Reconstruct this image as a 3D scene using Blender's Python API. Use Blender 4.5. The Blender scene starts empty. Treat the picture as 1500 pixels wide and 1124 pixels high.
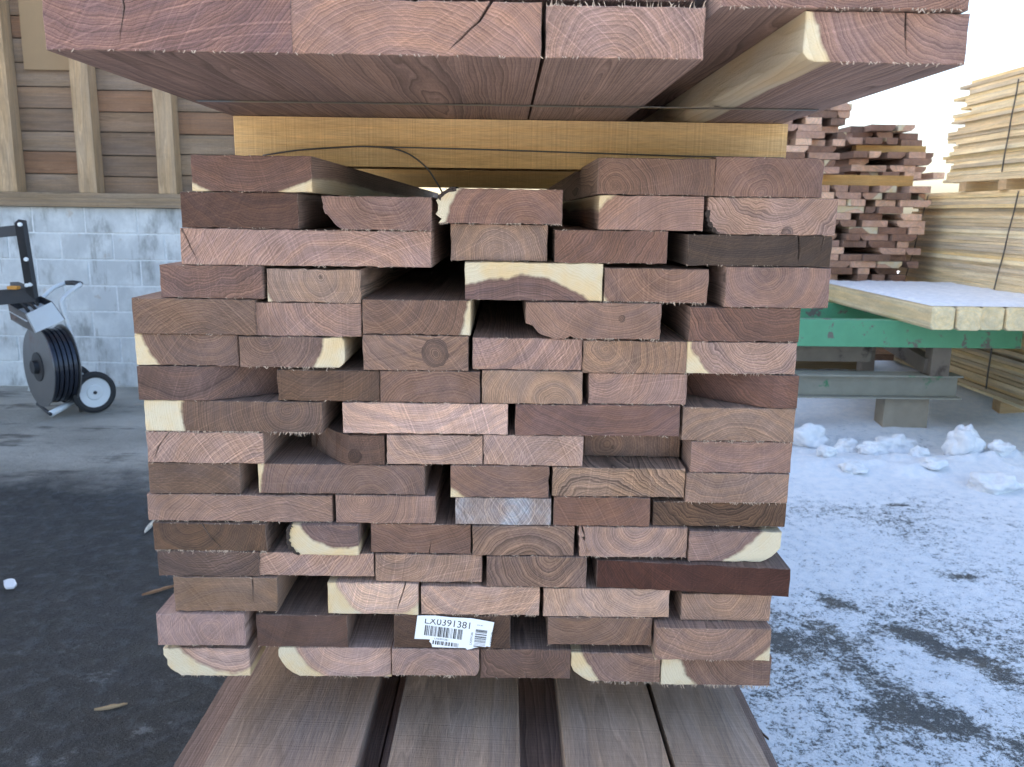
import bpy, bmesh, math, random
from mathutils import Vector, Matrix, noise
random.seed(7)
S = bpy.context.scene
C = S.collection
R = math.radians

# ------------------------------------------------------------------ camera
CAM = Vector((0, 0, 1.42))
FPX, CX, CY = 1250.0, 750.0, 562.0           # focal length and centre in photo pixels (1500 x 1124)
PITCH, YAW, ROLL = math.atan(0.2), 0.0085, R(0.8)
Rm = Matrix.Rotation(-YAW, 3, 'Z') @ Matrix.Rotation(math.pi/2 - PITCH, 3, 'X') @ Matrix.Rotation(ROLL, 3, 'Z')
cd = bpy.data.cameras.new('camera'); cam = bpy.data.objects.new('camera', cd); C.objects.link(cam)
cam.matrix_world = Matrix.Translation(CAM) @ Rm.to_4x4()
cd.sensor_width = 36; cd.lens = 36*FPX/1500; cd.clip_start = 0.02; cd.clip_end = 2000
cd.dof.use_dof = True; cd.dof.focus_distance = 1.3; cd.dof.aperture_fstop = 12
S.camera = cam

# ------------------------------------------------------------------ world, sun, exposure
SUN_AZ, SUN_EL = R(-62), R(29)                # azimuth clockwise from +Y (view direction): ahead on the left, behind the shed
w = bpy.data.worlds.new('World'); S.world = w; w.use_nodes = True
nt = w.node_tree; nt.nodes.clear()
sky = nt.nodes.new('ShaderNodeTexSky'); sky.sky_type = 'NISHITA'; sky.sun_disc = False
sky.sun_elevation = SUN_EL; sky.sun_rotation = SUN_AZ % (2*math.pi)
sky.air_density = 1.0; sky.dust_density = 2.6; sky.ozone_density = 1.0
bg = nt.nodes.new('ShaderNodeBackground'); bg.inputs[1].default_value = 0.15
wo = nt.nodes.new('ShaderNodeOutputWorld')
nt.links.new(sky.outputs[0], bg.inputs[0]); nt.links.new(bg.outputs[0], wo.inputs[0])
sd = bpy.data.lights.new('sun', 'SUN'); sd.energy = 5.0; sd.angle = R(0.5); sd.color = (1, .90, .76)
sun = bpy.data.objects.new('sun', sd); C.objects.link(sun)
sdir = Vector((math.sin(SUN_AZ)*math.cos(SUN_EL), math.cos(SUN_AZ)*math.cos(SUN_EL), math.sin(SUN_EL)))
sun.rotation_euler = sdir.to_track_quat('Z', 'Y').to_euler(); sun.location = (-20, -5, 15)
vs = S.view_settings; vs.view_transform = 'Standard'; vs.look = 'None'; vs.gamma = 1; vs.exposure = 1.98
try: vs.use_curve_mapping = False
except Exception: pass
S.render.engine = 'CYCLES'
S.cycles.use_denoising = True
S.cycles.max_bounces = 5; S.cycles.diffuse_bounces = 3
S.cycles.use_adaptive_sampling = True; S.cycles.adaptive_threshold = .02

# ------------------------------------------------------------------ pixel helpers (a pixel gives only a direction)
def ray(px, py): return Rm @ Vector(((px-CX)/FPX, -(py-CY)/FPX, -1))
def at_y(px, py, Y): d = ray(px, py); return CAM + d*((Y-CAM.y)/d.y)
def at_z(px, py, Z): d = ray(px, py); return CAM + d*((Z-CAM.z)/d.z)
def s2l(c): return tuple((v/255/12.92 if v/255 <= .04045 else ((v/255+.055)/1.055)**2.4) for v in c)

# ------------------------------------------------------------------ node helpers
class NT:
    def __init__(s, name):
        s.m = bpy.data.materials.new(name); s.m.use_nodes = True; s.t = s.m.node_tree; s.t.nodes.clear()
        s.out = s.n('ShaderNodeOutputMaterial'); s.b = s.n('ShaderNodeBsdfPrincipled')
        s.l(s.b.outputs[0], s.out.inputs[0])
    def n(s, t, **k):
        o = s.t.nodes.new(t)
        for a, v in k.items(): setattr(o, a, v)
        return o
    def l(s, a, b): s.t.links.new(a, b)
    def put(s, sock, v):
        if isinstance(v, bpy.types.NodeSocket): s.l(v, sock)
        else: sock.default_value = v
    def math(s, op, a, b=0.0, c=0.0, clamp=False):
        o = s.n('ShaderNodeMath', operation=op, use_clamp=clamp)
        s.put(o.inputs[0], a); s.put(o.inputs[1], b); s.put(o.inputs[2], c); return o.outputs[0]
    def vmath(s, op, a, b=(0, 0, 0)):
        o = s.n('ShaderNodeVectorMath', operation=op); s.put(o.inputs[0], a); s.put(o.inputs[1], b); return o.outputs[0]
    def scale(s, a, k):
        o = s.n('ShaderNodeVectorMath', operation='SCALE'); s.put(o.inputs[0], a); s.put(o.inputs[3], k); return o.outputs[0]
    def mix(s, f, a, b, blend='MIX'):
        o = s.n('ShaderNodeMix', data_type='RGBA', blend_type=blend)
        s.put(o.inputs[0], f); s.put(o.inputs[6], a if isinstance(a, bpy.types.NodeSocket) else (*a[:3], 1))
        s.put(o.inputs[7], b if isinstance(b, bpy.types.NodeSocket) else (*b[:3], 1)); return o.outputs[2]
    def noise(s, vec, sc, det=3, rough=.55, dim='3D', w=None, dist=0):
        o = s.n('ShaderNodeTexNoise', noise_dimensions=dim)
        if vec is not None and dim != '1D': s.put(o.inputs['Vector'], vec)
        if w is not None: s.put(o.inputs['W'], w)
        s.put(o.inputs['Scale'], sc); o.inputs['Detail'].default_value = det; o.inputs['Roughness'].default_value = rough
        o.inputs['Distortion'].default_value = dist
        return o.outputs[0]
    def step(s, v, a, b):
        o = s.n('ShaderNodeMapRange', interpolation_type='SMOOTHSTEP'); s.put(o.inputs[0], v)
        s.put(o.inputs[1], a); s.put(o.inputs[2], b); return o.outputs[0]
    def attr(s, nm): return s.n('ShaderNodeAttribute', attribute_name=nm)
    def bump(s, h, st, dist):
        o = s.n('ShaderNodeBump'); o.inputs['Strength'].default_value = st; o.inputs['Distance'].default_value = dist
        s.put(o.inputs['Height'], h); s.l(o.outputs[0], s.b.inputs['Normal'])
    def col(s, v): s.put(s.b.inputs['Base Color'], v if isinstance(v, bpy.types.NodeSocket) else (*v[:3], 1))
    def rough(s, v): s.put(s.b.inputs['Roughness'], v)
    def pos(s): return s.n('ShaderNodeNewGeometry').outputs['Position']
    def obj(s): return s.n('ShaderNodeTexCoord').outputs['Object']

def wood_material():
    m = NT('sawn_wood')
    V = m.attr('wc').outputs['Vector']; base = m.attr('base').outputs['Color']
    p1 = m.n('ShaderNodeSeparateXYZ'); m.l(m.attr('par').outputs['Vector'], p1.inputs[0])     # sap radius, seed, saw angle
    p2 = m.n('ShaderNodeSeparateXYZ'); m.l(m.attr('par2').outputs['Vector'], p2.inputs[0])    # contrast, rings per metre, stain
    p3 = m.n('ShaderNodeSeparateXYZ'); m.l(m.attr('par3').outputs['Vector'], p3.inputs[0])    # chalk, distortion, saw strength
    sap, seed, ang = p1.outputs; contr, freq, stain = p2.outputs; chalk, dist, saw = p3.outputs
    off = m.n('ShaderNodeCombineXYZ'); m.put(off.inputs[0], seed); m.put(off.inputs[1], m.math('MULTIPLY', seed, 1.7)); m.put(off.inputs[2], m.math('MULTIPLY', seed, 2.3))
    Vs = m.vmath('ADD', m.vmath('MULTIPLY', V, (1, .12, 1)), off.outputs[0])
    nz = m.n('ShaderNodeTexNoise'); m.l(Vs, nz.inputs['Vector']); nz.inputs['Scale'].default_value = 11; nz.inputs['Detail'].default_value = 3
    d = m.scale(m.vmath('SUBTRACT', nz.outputs['Color'], (.5, .5, .5)), m.math('MULTIPLY', dist, .036))
    P = m.vmath('ADD', V, d)
    nc = m.n('ShaderNodeTexNoise'); m.l(Vs, nc.inputs['Vector']); nc.inputs['Scale'].default_value = 15; nc.inputs['Detail'].default_value = 3.5; nc.inputs['Roughness'].default_value = .6
    ncs = m.n('ShaderNodeSeparateColor'); m.l(nc.outputs['Color'], ncs.inputs[0]); nA, nB, nC = ncs.outputs
    ps = m.n('ShaderNodeSeparateXYZ'); m.l(P, ps.inputs[0])
    r = m.math('SQRT', m.math('ADD', m.math('MULTIPLY', ps.outputs[0], ps.outputs[0]), m.math('MULTIPLY', ps.outputs[2], ps.outputs[2])))
    wv = m.math('ADD', r, seed)
    n1 = m.noise(None, 45, 2, dim='1D', w=wv)
    t = m.math('ADD', m.math('MULTIPLY', r, m.math('MULTIPLY', freq, 1.25)), m.math('MULTIPLY', n1, 3.4))
    fr = m.math('FRACT', t)
    ring = m.math('MULTIPLY', m.math('POWER', fr, 3.0), m.step(fr, 1.0, .93))
    band = m.noise(None, 75, 3, .6, dim='1D', w=wv)
    band2 = m.noise(None, 640, 2, .7, dim='1D', w=wv)
    patch = nA
    patch2 = m.noise(Vs, 42, 3, .65)
    pore = m.noise(m.vmath('MULTIPLY', Vs, (1, .3, 1)), 900, 2, .6)
    # front (end grain) mask
    nrm = m.n('ShaderNodeSeparateXYZ'); m.l(m.n('ShaderNodeTexCoord').outputs['Normal'], nrm.inputs[0])
    front = m.step(m.math('ABSOLUTE', nrm.outputs[1]), .45, .7)
    vv = m.n('ShaderNodeSeparateXYZ'); m.l(V, vv.inputs[0])
    a, y, b = vv.outputs
    def lines(an, sc, bend):
        q = m.math('ADD', m.math('MULTIPLY', a, m.math('COSINE', an)), m.math('MULTIPLY', b, m.math('SINE', an)))
        c2 = m.math('SUBTRACT', m.math('MULTIPLY', a, m.math('SINE', an)), m.math('MULTIPLY', b, m.math('COSINE', an)))
        q = m.math('ADD', q, m.math('MULTIPLY', m.math('MULTIPLY', c2, c2), bend))
        return m.noise(None, sc, 2, .7, dim='1D', w=m.math('ADD', q, seed))
    sl = lines(ang, 330, .8)
    sl2 = lines(m.math('ADD', ang, 1.15), 260, -1.0)
    sy = m.noise(None, 260, 3, .7, dim='1D', w=m.math('ADD', m.math('ADD', y, m.math('MULTIPLY', a, .06)), seed))
    scr = m.n('ShaderNodeMix'); m.put(scr.inputs[0], front); m.put(scr.inputs[2], sy); m.put(scr.inputs[3], m.math('MULTIPLY', m.math('ADD', sl, sl2), .5))
    scratch = scr.outputs[0]
    sharp = m.step(sl, .60, .74); sharp2 = m.step(sl2, .62, .76)
    hair = m.math('MULTIPLY', m.math('ADD', sharp, m.math('MULTIPLY', sharp2, .7)), front)
    # value
    v = m.math('ADD', .65, m.math('MULTIPLY', band, .44))
    v = m.math('ADD', v, m.math('MULTIPLY', m.math('SUBTRACT', band2, .5), .48))
    lite = m.math('MULTIPLY', m.step(m.math('ABSOLUTE', m.math('SUBTRACT', fr, .12)), .10, .0), .16)
    v = m.math('MULTIPLY', v, m.math('ADD', m.math('SUBTRACT', 1.02, m.math('MULTIPLY', ring, m.math('ADD', .14, m.math('MULTIPLY', nB, .55)))), lite))
    v = m.math('ADD', m.math('MULTIPLY', m.math('SUBTRACT', v, .85), contr), .93)
    v = m.math('MULTIPLY', v, m.math('ADD', .50, m.math('MULTIPLY', patch, .70)))
    v = m.math('MULTIPLY', v, m.math('ADD', .86, m.math('MULTIPLY', patch2, .58)))
    v = m.math('MULTIPLY', v, m.math('ADD', .62, m.math('MULTIPLY', pore, .80)))
    sw = m.math('MULTIPLY', m.math('SUBTRACT', scratch, .5), m.math('MULTIPLY', saw, 1.05))
    v = m.math('MULTIPLY', v, m.math('ADD', 1.0, sw))
    v = m.math('ADD', v, m.math('MULTIPLY', hair, m.math('MULTIPLY', saw, .26)))
    cv = m.n('ShaderNodeCombineXYZ'); [m.put(cv.inputs[i], v) for i in range(3)]
    warm = m.mix(m.step(m.math('ADD', m.math('MULTIPLY', band, .4), m.math('MULTIPLY', nB, .6)), .36, .64), (.965, .985, 1.035), (1.06, 1.0, .90))
    heart = m.mix(1.0, m.mix(1.0, base, cv.outputs[0], 'MULTIPLY'), warm, 'MULTIPLY')
    sapc = m.mix(m.step(nC, .35, .65), (.62, .47, .27), (.60, .53, .39))
    sapc = m.mix(1.0, sapc, m.mix(m.math('MULTIPLY', ring, .35), (1, 1, 1), (.6, .5, .4)), 'MULTIPLY')
    sn = m.math('MULTIPLY', m.math('SUBTRACT', patch2, .5), .012)
    e = m.math('SUBTRACT', m.math('ADD', r, sn), sap)
    edge = m.math('MULTIPLY', m.step(e, -.009, -.001), .28)
    heart = m.mix(edge, heart, (.13, .07, .05))
    sapm = m.step(e, -.003, .0035)
    c = m.mix(sapm, heart, sapc)
    st = m.step(m.math('ADD', nC, m.math('SUBTRACT', stain, 1.0)), .42, .62)
    c = m.mix(m.math('MULTIPLY', st, .82), c, m.mix(patch2, (.03, .026, .024), (.085, .07, .06)))
    ck = m.step(m.math('ADD', nB, m.math('SUBTRACT', chalk, 1.0)), .38, .68)
    ckc = m.mix(m.step(scratch, .38, .62), (.26, .33, .42), (.58, .66, .76))
    c = m.mix(m.math('MULTIPLY', ck, .72), c, ckc)
    # rough-sawn long faces are greyer than the fresh cut ends
    grey = m.mix(.38, c, m.mix(1.0, (.40, .305, .26), cv.outputs[0], 'MULTIPLY'))
    keep = m.attr('keep').outputs['Fac']
    c = m.mix(m.math('MULTIPLY', m.math('SUBTRACT', 1.0, m.math('MULTIPLY', sapm, .65)), m.math('MULTIPLY', m.math('SUBTRACT', 1.0, front), m.math('SUBTRACT', 1.0, keep))), c, grey)
    m.col(c); m.rough(.78)
    m.b.inputs['Specular IOR Level'].default_value = .28
    h = m.math('ADD', m.math('MULTIPLY', scratch, m.math('ADD', .4, saw)), m.math('MULTIPLY', m.noise(Vs, 260, 2, .7), .9))
    m.bump(h, .75, .0020)
    return m.m
WOOD = wood_material()

def simple(name, col, rough=.6, metal=0, var=.15, nscale=20, bump=0, bscale=60, bdist=.002, dark=None, dscale=6, dth=(.55, .7)):
    m = NT(name); o = m.obj()
    n = m.noise(o, nscale, 4, .6)
    k = m.math('ADD', 1-var, m.math('MULTIPLY', n, 2*var))
    cv = m.n('ShaderNodeCombineXYZ'); [m.put(cv.inputs[i], k) for i in range(3)]
    c = m.mix(1.0, col, cv.outputs[0], 'MULTIPLY')
    if dark: c = m.mix(m.step(m.noise(o, dscale, 5, .65), *dth), c, dark)
    m.col(c); m.rough(rough); m.b.inputs['Metallic'].default_value = metal
    if bump: m.bump(m.noise(o, bscale, 4, .6), bump, bdist)
    return m.m

def ground_material():
    m = NT('yard_ground'); p = m.pos()
    big = m.noise(p, .9, 4, .6); mid = m.noise(p, 6, 4, .65); fine = m.noise(p, 120, 4, .8); lump = m.noise(p, 17, 5, .62)
    c = m.mix(m.step(mid, .3, .75), (.008, .009, .011), (.022, .024, .028))
    c = m.mix(m.math('MULTIPLY', m.step(big, .48, .75), .6), c, (.048, .052, .058))
    c = m.mix(m.math('MULTIPLY', m.step(lump, .47, .66), .8), c, (.058, .068, .082))
    c = m.mix(m.math('MULTIPLY', m.step(fine, .52, .66), .6), c, (.11, .115, .12))
    c = m.mix(m.math('MULTIPLY', m.step(m.noise(p, 210, 2), .67, .72), .7), c, (.34, .35, .36))
    fr = m.noise(m.vmath('MULTIPLY', p, (1.5, 2.0, 1)), 3.6, 6, .75)
    c = m.mix(m.math('MULTIPLY', m.step(fr, .58, .74), m.math('MULTIPLY', m.step(m.noise(p, 1.3, 3), .42, .60), .6)), c, (.40, .43, .46))
    k = m.mix(m.step(m.noise(p, 1.3, 5, .6), .35, .7), (.36, .335, .29), (.56, .53, .47))
    st = m.step(m.noise(m.vmath('MULTIPLY', p, (.7, 2.2, 1)), 1.7, 5, .7), .54, .66)
    k = m.mix(m.math('MULTIPLY', st, .8), k, (.07, .062, .052))
    k = m.mix(m.math('MULTIPLY', m.step(fine, .55, .7), .4), k, (.5, .5, .5))
    q = m.n('ShaderNodeSeparateXYZ'); m.l(p, q.inputs[0])
    worn = m.step(m.math('ADD', q.outputs[1], m.math('MULTIPLY', m.noise(p, 1.6, 6, .7), -1.3)), 3.45, 4.05)
    left = m.step(q.outputs[0], .2, -.4)
    f = m.math('MULTIPLY', worn, left)
    m.col(m.mix(f, c, k)); m.rough(m.math('ADD', .22, m.math('MULTIPLY', mid, .55)))
    m.bump(m.math('ADD', m.math('MULTIPLY', fine, .9), m.math('MULTIPLY', lump, 2.4)), 1.0, .012)
    return m.m

def snow_material():
    m = NT('snow_crust'); p = m.pos()
    th = m.attr('thick').outputs['Fac']
    fine = m.noise(p, 85, 5, .85); mid = m.noise(p, 22, 4, .7)
    k = m.math('ADD', th, m.math('ADD', m.math('MULTIPLY', m.math('SUBTRACT', fine, .5), 3.6), m.math('MULTIPLY', m.math('SUBTRACT', mid, .5), 1.5)))
    cover = m.step(k, -.12, .22)
    sn = m.mix(m.step(mid, .3, .7), (.76, .81, .87), (.90, .91, .93))
    asp = m.mix(m.step(m.noise(p, 130, 3, .7), .5, .75), (.055, .06, .066), (.14, .145, .15))
    asp = m.mix(m.step(m.noise(p, 5, 3), .45, .7), asp, (.11, .10, .085))
    m.col(m.mix(cover, asp, sn)); m.rough(m.math('ADD', .38, m.math('MULTIPLY', cover, .25)))
    m.b.inputs['Subsurface Weight'].default_value = 0
    m.bump(m.math('ADD', m.math('MULTIPLY', cover, .7), m.math('ADD', fine, m.math('MULTIPLY', mid, .6))), .9, .007)
    return m.m

def block_material():
    m = NT('painted_block'); p = m.pos()
    rnd = m.n('ShaderNodeObjectInfo').outputs['Random']
    c = m.mix(rnd, (.47, .49, .50), (.56, .58, .59))
    bl = m.step(m.noise(m.vmath('MULTIPLY', p, (1, 1, .8)), 5, 5, .65), .38, .68)
    c = m.mix(m.math('MULTIPLY', bl, .75), c, (.74, .76, .76))
    dk = m.step(m.noise(m.vmath('MULTIPLY', p, (1.6, 1, .7)), 2.6, 5, .7), .50, .68)
    c = m.mix(m.math('MULTIPLY', dk, .75), c, (.22, .225, .22))
    st = m.step(m.noise(m.vmath('MULTIPLY', p, (5, 1, .6)), 3.5, 4, .6), .60, .70)
    c = m.mix(m.math('MULTIPLY', st, .45), c, (.17, .16, .14))
    sp = m.step(m.noise(p, 9, 4), .66, .74)
    c = m.mix(m.math('MULTIPLY', sp, .35), c, (.36, .22, .12))
    m.col(c); m.rough(.75); m.bump(m.math('ADD', m.noise(p, 120, 4, .7), m.noise(p, 18, 3)), .45, .004)
    return m.m

ASPH, SNOW, BLOCK = ground_material(), snow_material(), block_material()
MORTAR = simple('mortar', (.70, .72, .73), .85, var=.3, nscale=30, bump=.5, bscale=90)
STEEL_DK = simple('dark_steel', (.045, .048, .055), .5, .4, .3, 12, .2, dark=(.10, .06, .04), dth=(.6, .75))
WHITE_MT = simple('white_enamel', (.74, .77, .78), .35, 0, .06, 10, dark=(.30, .24, .18), dscale=14, dth=(.68, .8))
REEL_MT = simple('reel_steel', (.17, .17, .175), .32, .4, .2, 6, .1, dark=(.16, .07, .06), dscale=4, dth=(.55, .75))
COIL = simple('strapping_black', (.025, .03, .045), .28, .4, .2, 40)
RUBBER = simple('rubber', (.03, .03, .032), .75, 0, .25, 30, .3)
GREEN = simple('green_paint', (.085, .31, .165), .55, 0, .2, 9, .3, 40, dark=(.13, .12, .10), dscale=9, dth=(.56, .62))
GREEN_W = simple('worn_green_paint', (.27, .265, .22), .75, 0, .25, 9, .3, 40, dark=(.06, .22, .11), dscale=6, dth=(.58, .66))
BROWN_ST = simple('rusted_steel', (.17, .14, .11), .8, .1, .3, 10, .4, 50, dark=(.05, .035, .028))
PAPER = simple('label_paper', (.80, .83, .86), .55, 0, .03, 8, .1, 30)
INK = simple('black_ink', (.02, .02, .022), .6, 0, .02)
WIRE = simple('steel_strap', (.10, .095, .09), .35, .7, .2, 30)
WIRE_W = simple('pale_strap', (.55, .56, .58), .4, .3, .1, 30)
TAN_ST = simple('weathered_block', (.30, .26, .20), .85, 0, .25, 12, .4)
BARK = simple('bark', (.045, .032, .026), .95, 0, .4, 120, 1.0, 160, .004)
FIBRE = simple('wood_fibre', (.46, .36, .28), .8, 0, .25, 200)
ORANGE = simple('orange_plastic', (.55, .24, .03), .5)
CARD = simple('plywood', (.30, .20, .11), .75, 0, .12, 5, .2)

# ------------------------------------------------------------------ object helpers
def link(name, me, mat, parent=None, loc=(0, 0, 0), rot=(0, 0, 0)):
    o = bpy.data.objects.new(name, me); C.objects.link(o)
    if mat and me is not None and not me.materials: me.materials.append(mat)
    o.location = loc; o.rotation_euler = rot
    if parent: o.parent = parent
    return o
def tag(o, label=None, cat=None, group=None, kind=None):
    for k, v in (('label', label), ('category', cat), ('group', group), ('kind', kind)):
        if v: o[k] = v
    return o
def empty(name, loc=(0, 0, 0), rot=(0, 0, 0)):
    o = bpy.data.objects.new(name, None); C.objects.link(o); o.location = loc; o.rotation_euler = rot; o.empty_display_size = .05; return o
def mesh(name, vs, fs, smooth=False):
    me = bpy.data.meshes.new(name); me.from_pydata([tuple(v) for v in vs], [], fs); me.update()
    if smooth: me.polygons.foreach_set('use_smooth', [True]*len(me.polygons))
    return me
def boxv(x0, x1, y0, y1, z0, z1, b=0):
    bm = bmesh.new(); bmesh.ops.create_cube(bm, size=1)
    for v in bm.verts:
        v.co = Vector((x0 if v.co.x < 0 else x1, y0 if v.co.y < 0 else y1, z0 if v.co.z < 0 else z1))
    if b: bmesh.ops.bevel(bm, geom=bm.edges[:], offset=b, segments=2, affect='EDGES', profile=.6)
    me = bpy.data.meshes.new('box'); bm.to_mesh(me); bm.free(); return me
def tube_mesh(pts, rad, seg=10, closed=False):
    pts = [Vector(p) for p in pts]; vs, fs = [], []
    up = Vector((0, 0, 1)); prev = None
    for i, p in enumerate(pts):
        t = ((pts[(i+1) % len(pts)] - pts[i-1]) if closed or 0 < i < len(pts)-1 else (pts[1]-pts[0] if i == 0 else pts[-1]-pts[-2])).normalized()
        if prev is None:
            a = t.cross(up); a = t.cross(Vector((1, 0, 0))) if a.length < .05 else a
        else: a = prev - t*prev.dot(t)
        a.normalize(); prev = a; b = t.cross(a)
        for k in range(seg):
            an = 2*math.pi*k/seg; vs.append(p + (a*math.cos(an)+b*math.sin(an))*rad)
    n = len(pts)
    for i in range(n if closed else n-1):
        for k in range(seg):
            j = (i+1) % n; fs.append((i*seg+k, i*seg+(k+1) % seg, j*seg+(k+1) % seg, j*seg+k))
    if not closed: fs += [tuple(range(seg))[::-1], tuple(range((n-1)*seg, n*seg))]
    return mesh('tube', vs, fs, True)
def smooth_path(pts, n=8):
    pts = [Vector(p) for p in pts]; out = []
    P = [pts[0]*2-pts[1]] + pts + [pts[-1]*2-pts[-2]]
    for i in range(1, len(P)-2):
        for k in range(n):
            t = k/n; a, b, c, d = P[i-1], P[i], P[i+1], P[i+2]
            out.append(.5*((2*b)+(c-a)*t+(2*a-5*b+4*c-d)*t*t+(3*b-a-3*c+d)*t**3))
    return out+[pts[-1]]

def set_wood(me, pith, base, sap=9, ang=None, contr=1.0, freq=190, stain=.3, chalk=.2, dist=1.0, saw=.5, keep=0):
    n = len(me.vertices); sd_ = random.uniform(0, 9)
    if ang is None: ang = random.choice([.6, .8, 2.3, 2.5, 1.9]) + random.uniform(-.25, .25)
    at = me.attributes.new('wc', 'FLOAT_VECTOR', 'POINT'); buf = []
    for v in me.vertices: buf += [v.co.x-pith[0], v.co.y, v.co.z-pith[1]]
    at.data.foreach_set('vector', buf)
    for nm, val in (('par', (sap, sd_, ang)), ('par2', (contr*(1.3 if not keep else 1), freq, stain)), ('par3', (chalk, dist, saw))):
        a = me.attributes.new(nm, 'FLOAT_VECTOR', 'POINT'); a.data.foreach_set('vector', list(val)*n)
    if not keep:                               # walnut: one family of dusty pink-browns, light and dark boards well apart
        gy = .3*base[0]+.5*base[1]+.2*base[2]; gy = 110+(gy-118)*1.16
        fam = (gy*1.18, gy*.955, gy*.86); base = tuple(.60*v*gy/(.3*base[0]+.5*base[1]+.2*base[2])+.40*q for v, q in zip(base, fam))
        base = tuple(max(20, min(235, v*q)) for v, q in zip(base, (1.015, .99, .96)))
    a = me.attributes.new('base', 'FLOAT_COLOR', 'POINT'); a.data.foreach_set('color', list((*s2l(base), 1))*n)
    a = me.attributes.new('keep', 'FLOAT', 'POINT'); a.data.foreach_set('value', [float(keep)]*n)
    return me

def resample(pts, step, jit):
    out = []; n = len(pts)
    for i in range(n):
        a, b = Vector(pts[i]), Vector(pts[(i+1) % n]); L = (b-a).length; k = max(1, int(L/step))
        nr = Vector((-(b-a).y, (b-a).x)); nr = nr.normalized() if nr.length else nr
        for j in range(k):
            q = a+(b-a)*j/k
            if j: q = q + nr*random.gauss(0, jit) + (b-a).normalized()*random.uniform(-.3, .3)*step
            out.append(q)
    return out

def resample_open(pts, step):
    out = []
    for a, b in zip(pts[:-1], pts[1:]):
        k = max(1, int((b-a).length/step)); out += [a+(b-a)*i/k for i in range(k)]
    return out+[pts[-1]]

def prism_mesh(name, outline, length, f=lambda x: 0.0, step=.018, jit=.0004, chamf=.0011, rough=None):
    """outline: (x, z) counter-clockwise seen from the front (-Y); grain along +Y"""
    o = resample(outline, step, jit) if step else [Vector(p) for p in outline]
    if rough:
        o = [q + Vector((random.gauss(0, rough(q)), random.gauss(0, rough(q)))) for q in o]
    n = len(o); vs = []; ins = []
    for i in range(n):
        t = (o[(i+1) % n]-o[i-1]); nr = Vector((-t.y, t.x)); nr = nr.normalized() if nr.length else nr
        ins.append(o[i]+nr*chamf*random.uniform(.4, 1.5))
    for q in ins: vs.append((q.x, f(q.x), q.y))
    for q in o: vs.append((q.x, f(q.x)+chamf*random.uniform(.6, 2.0), q.y))
    for q in o: vs.append((q.x, f(q.x)+.12, q.y))
    for q in o: vs.append((q.x, length, q.y))
    fs = [tuple(range(n))]
    for k in range(3):
        for i in range(n):
            j = (i+1) % n; fs.append((k*n+j, k*n+i, (k+1)*n+i, (k+1)*n+j))
    fs.append(tuple(range(3*n, 4*n))[::-1])
    return mesh(name, vs, fs)

def fringe(parent, x0, x1, z, y, dens, lmax=.006, mat=FIBRE, up=False, depth=.0):
    vs, fs = [], []; n = int((x1-x0)*dens*2)
    for _ in range(n):
        x = random.uniform(x0, x1)
        if random.random() > .25+1.6*max(0, noise.noise((x*38, y*91+z*57, 1.3))): continue
        L = lmax*random.uniform(.25, 1)**1.6; wv = random.uniform(.00025, .0007)
        dx = random.gauss(0, .0022); dy = random.uniform(-.003, .001); s = 1 if up else -1
        b = len(vs); zz = z - s*.0015; yy = y + random.uniform(-.0004, depth+.001)
        vs += [(x-wv, yy, zz), (x+wv, yy, zz), (x, yy+wv*1.6, zz), (x+dx*.4, yy+dy*.4, z+s*L*.6), (x+dx, yy+dy, z+s*L)]
        fs += [(b, b+1, b+3), (b+1, b+2, b+3), (b+2, b, b+3), (b, b+3, b+4), (b+1, b+4, b+3)]
    if not vs: return
    o = link('splinter_fringe', mesh('splinter_fringe', vs, fs), mat, parent); o['kind'] = 'stuff'; return o

ORD = ['', 'first', 'second', 'third', 'fourth', 'fifth', 'sixth', 'seventh', 'eighth', 'ninth', 'tenth', 'eleventh', 'twelfth', 'thirteenth', 'fourteenth', 'fifteenth', 'sixteenth'] + ['seventeenth', 'eighteenth', 'nineteenth', 'twentieth'] + ['twenty-'+q for q in 'first second third fourth fifth sixth seventh eighth ninth'.split()] + ['thirtieth'] + ['thirty-'+q for q in 'first second third fourth fifth sixth seventh eighth ninth'.split()]

# ------------------------------------------------------------------ setting: ground
g = link('ground', mesh('ground', [(-250, -60, 0), (250, -60, 0), (250, 500, 0), (-250, 500, 0)], [(0, 1, 2, 3)]), ASPH); g['kind'] = 'structure'
WALL_Y = 6.75
def fbm(x, y, o=4, s=1.0):
    v = 0; a = 1
    for i in range(o): v += a*noise.noise((x*s, y*s, i*7.3)); a *= .5; s *= 2
    return v
def segd(p, a, b):
    ab = b-a; t = max(0, min(1, (p-a).dot(ab)/ab.length_squared)); return (p-(a+ab*t)).length
def gp(px, py): q = at_z(px, py, 0); return Vector((q.x, q.y))
BARE = [(gp(1120, 930), gp(1235, 945), .11), (gp(1235, 945), gp(1300, 1010), .07), (gp(1300, 1010), gp(1330, 1055), .07), (gp(1330, 1055), gp(1420, 1075), .09), (gp(1420, 1075), gp(1540, 1105), .08),
        (gp(1375, 842), gp(1405, 846), .05), (gp(1215, 880), gp(1240, 895), .05), (gp(1300, 742), gp(1330, 742), .02), 
        (gp(1420, 960), gp(1490, 1010), .05), (gp(1330, 930), gp(1400, 960), .05)]
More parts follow.
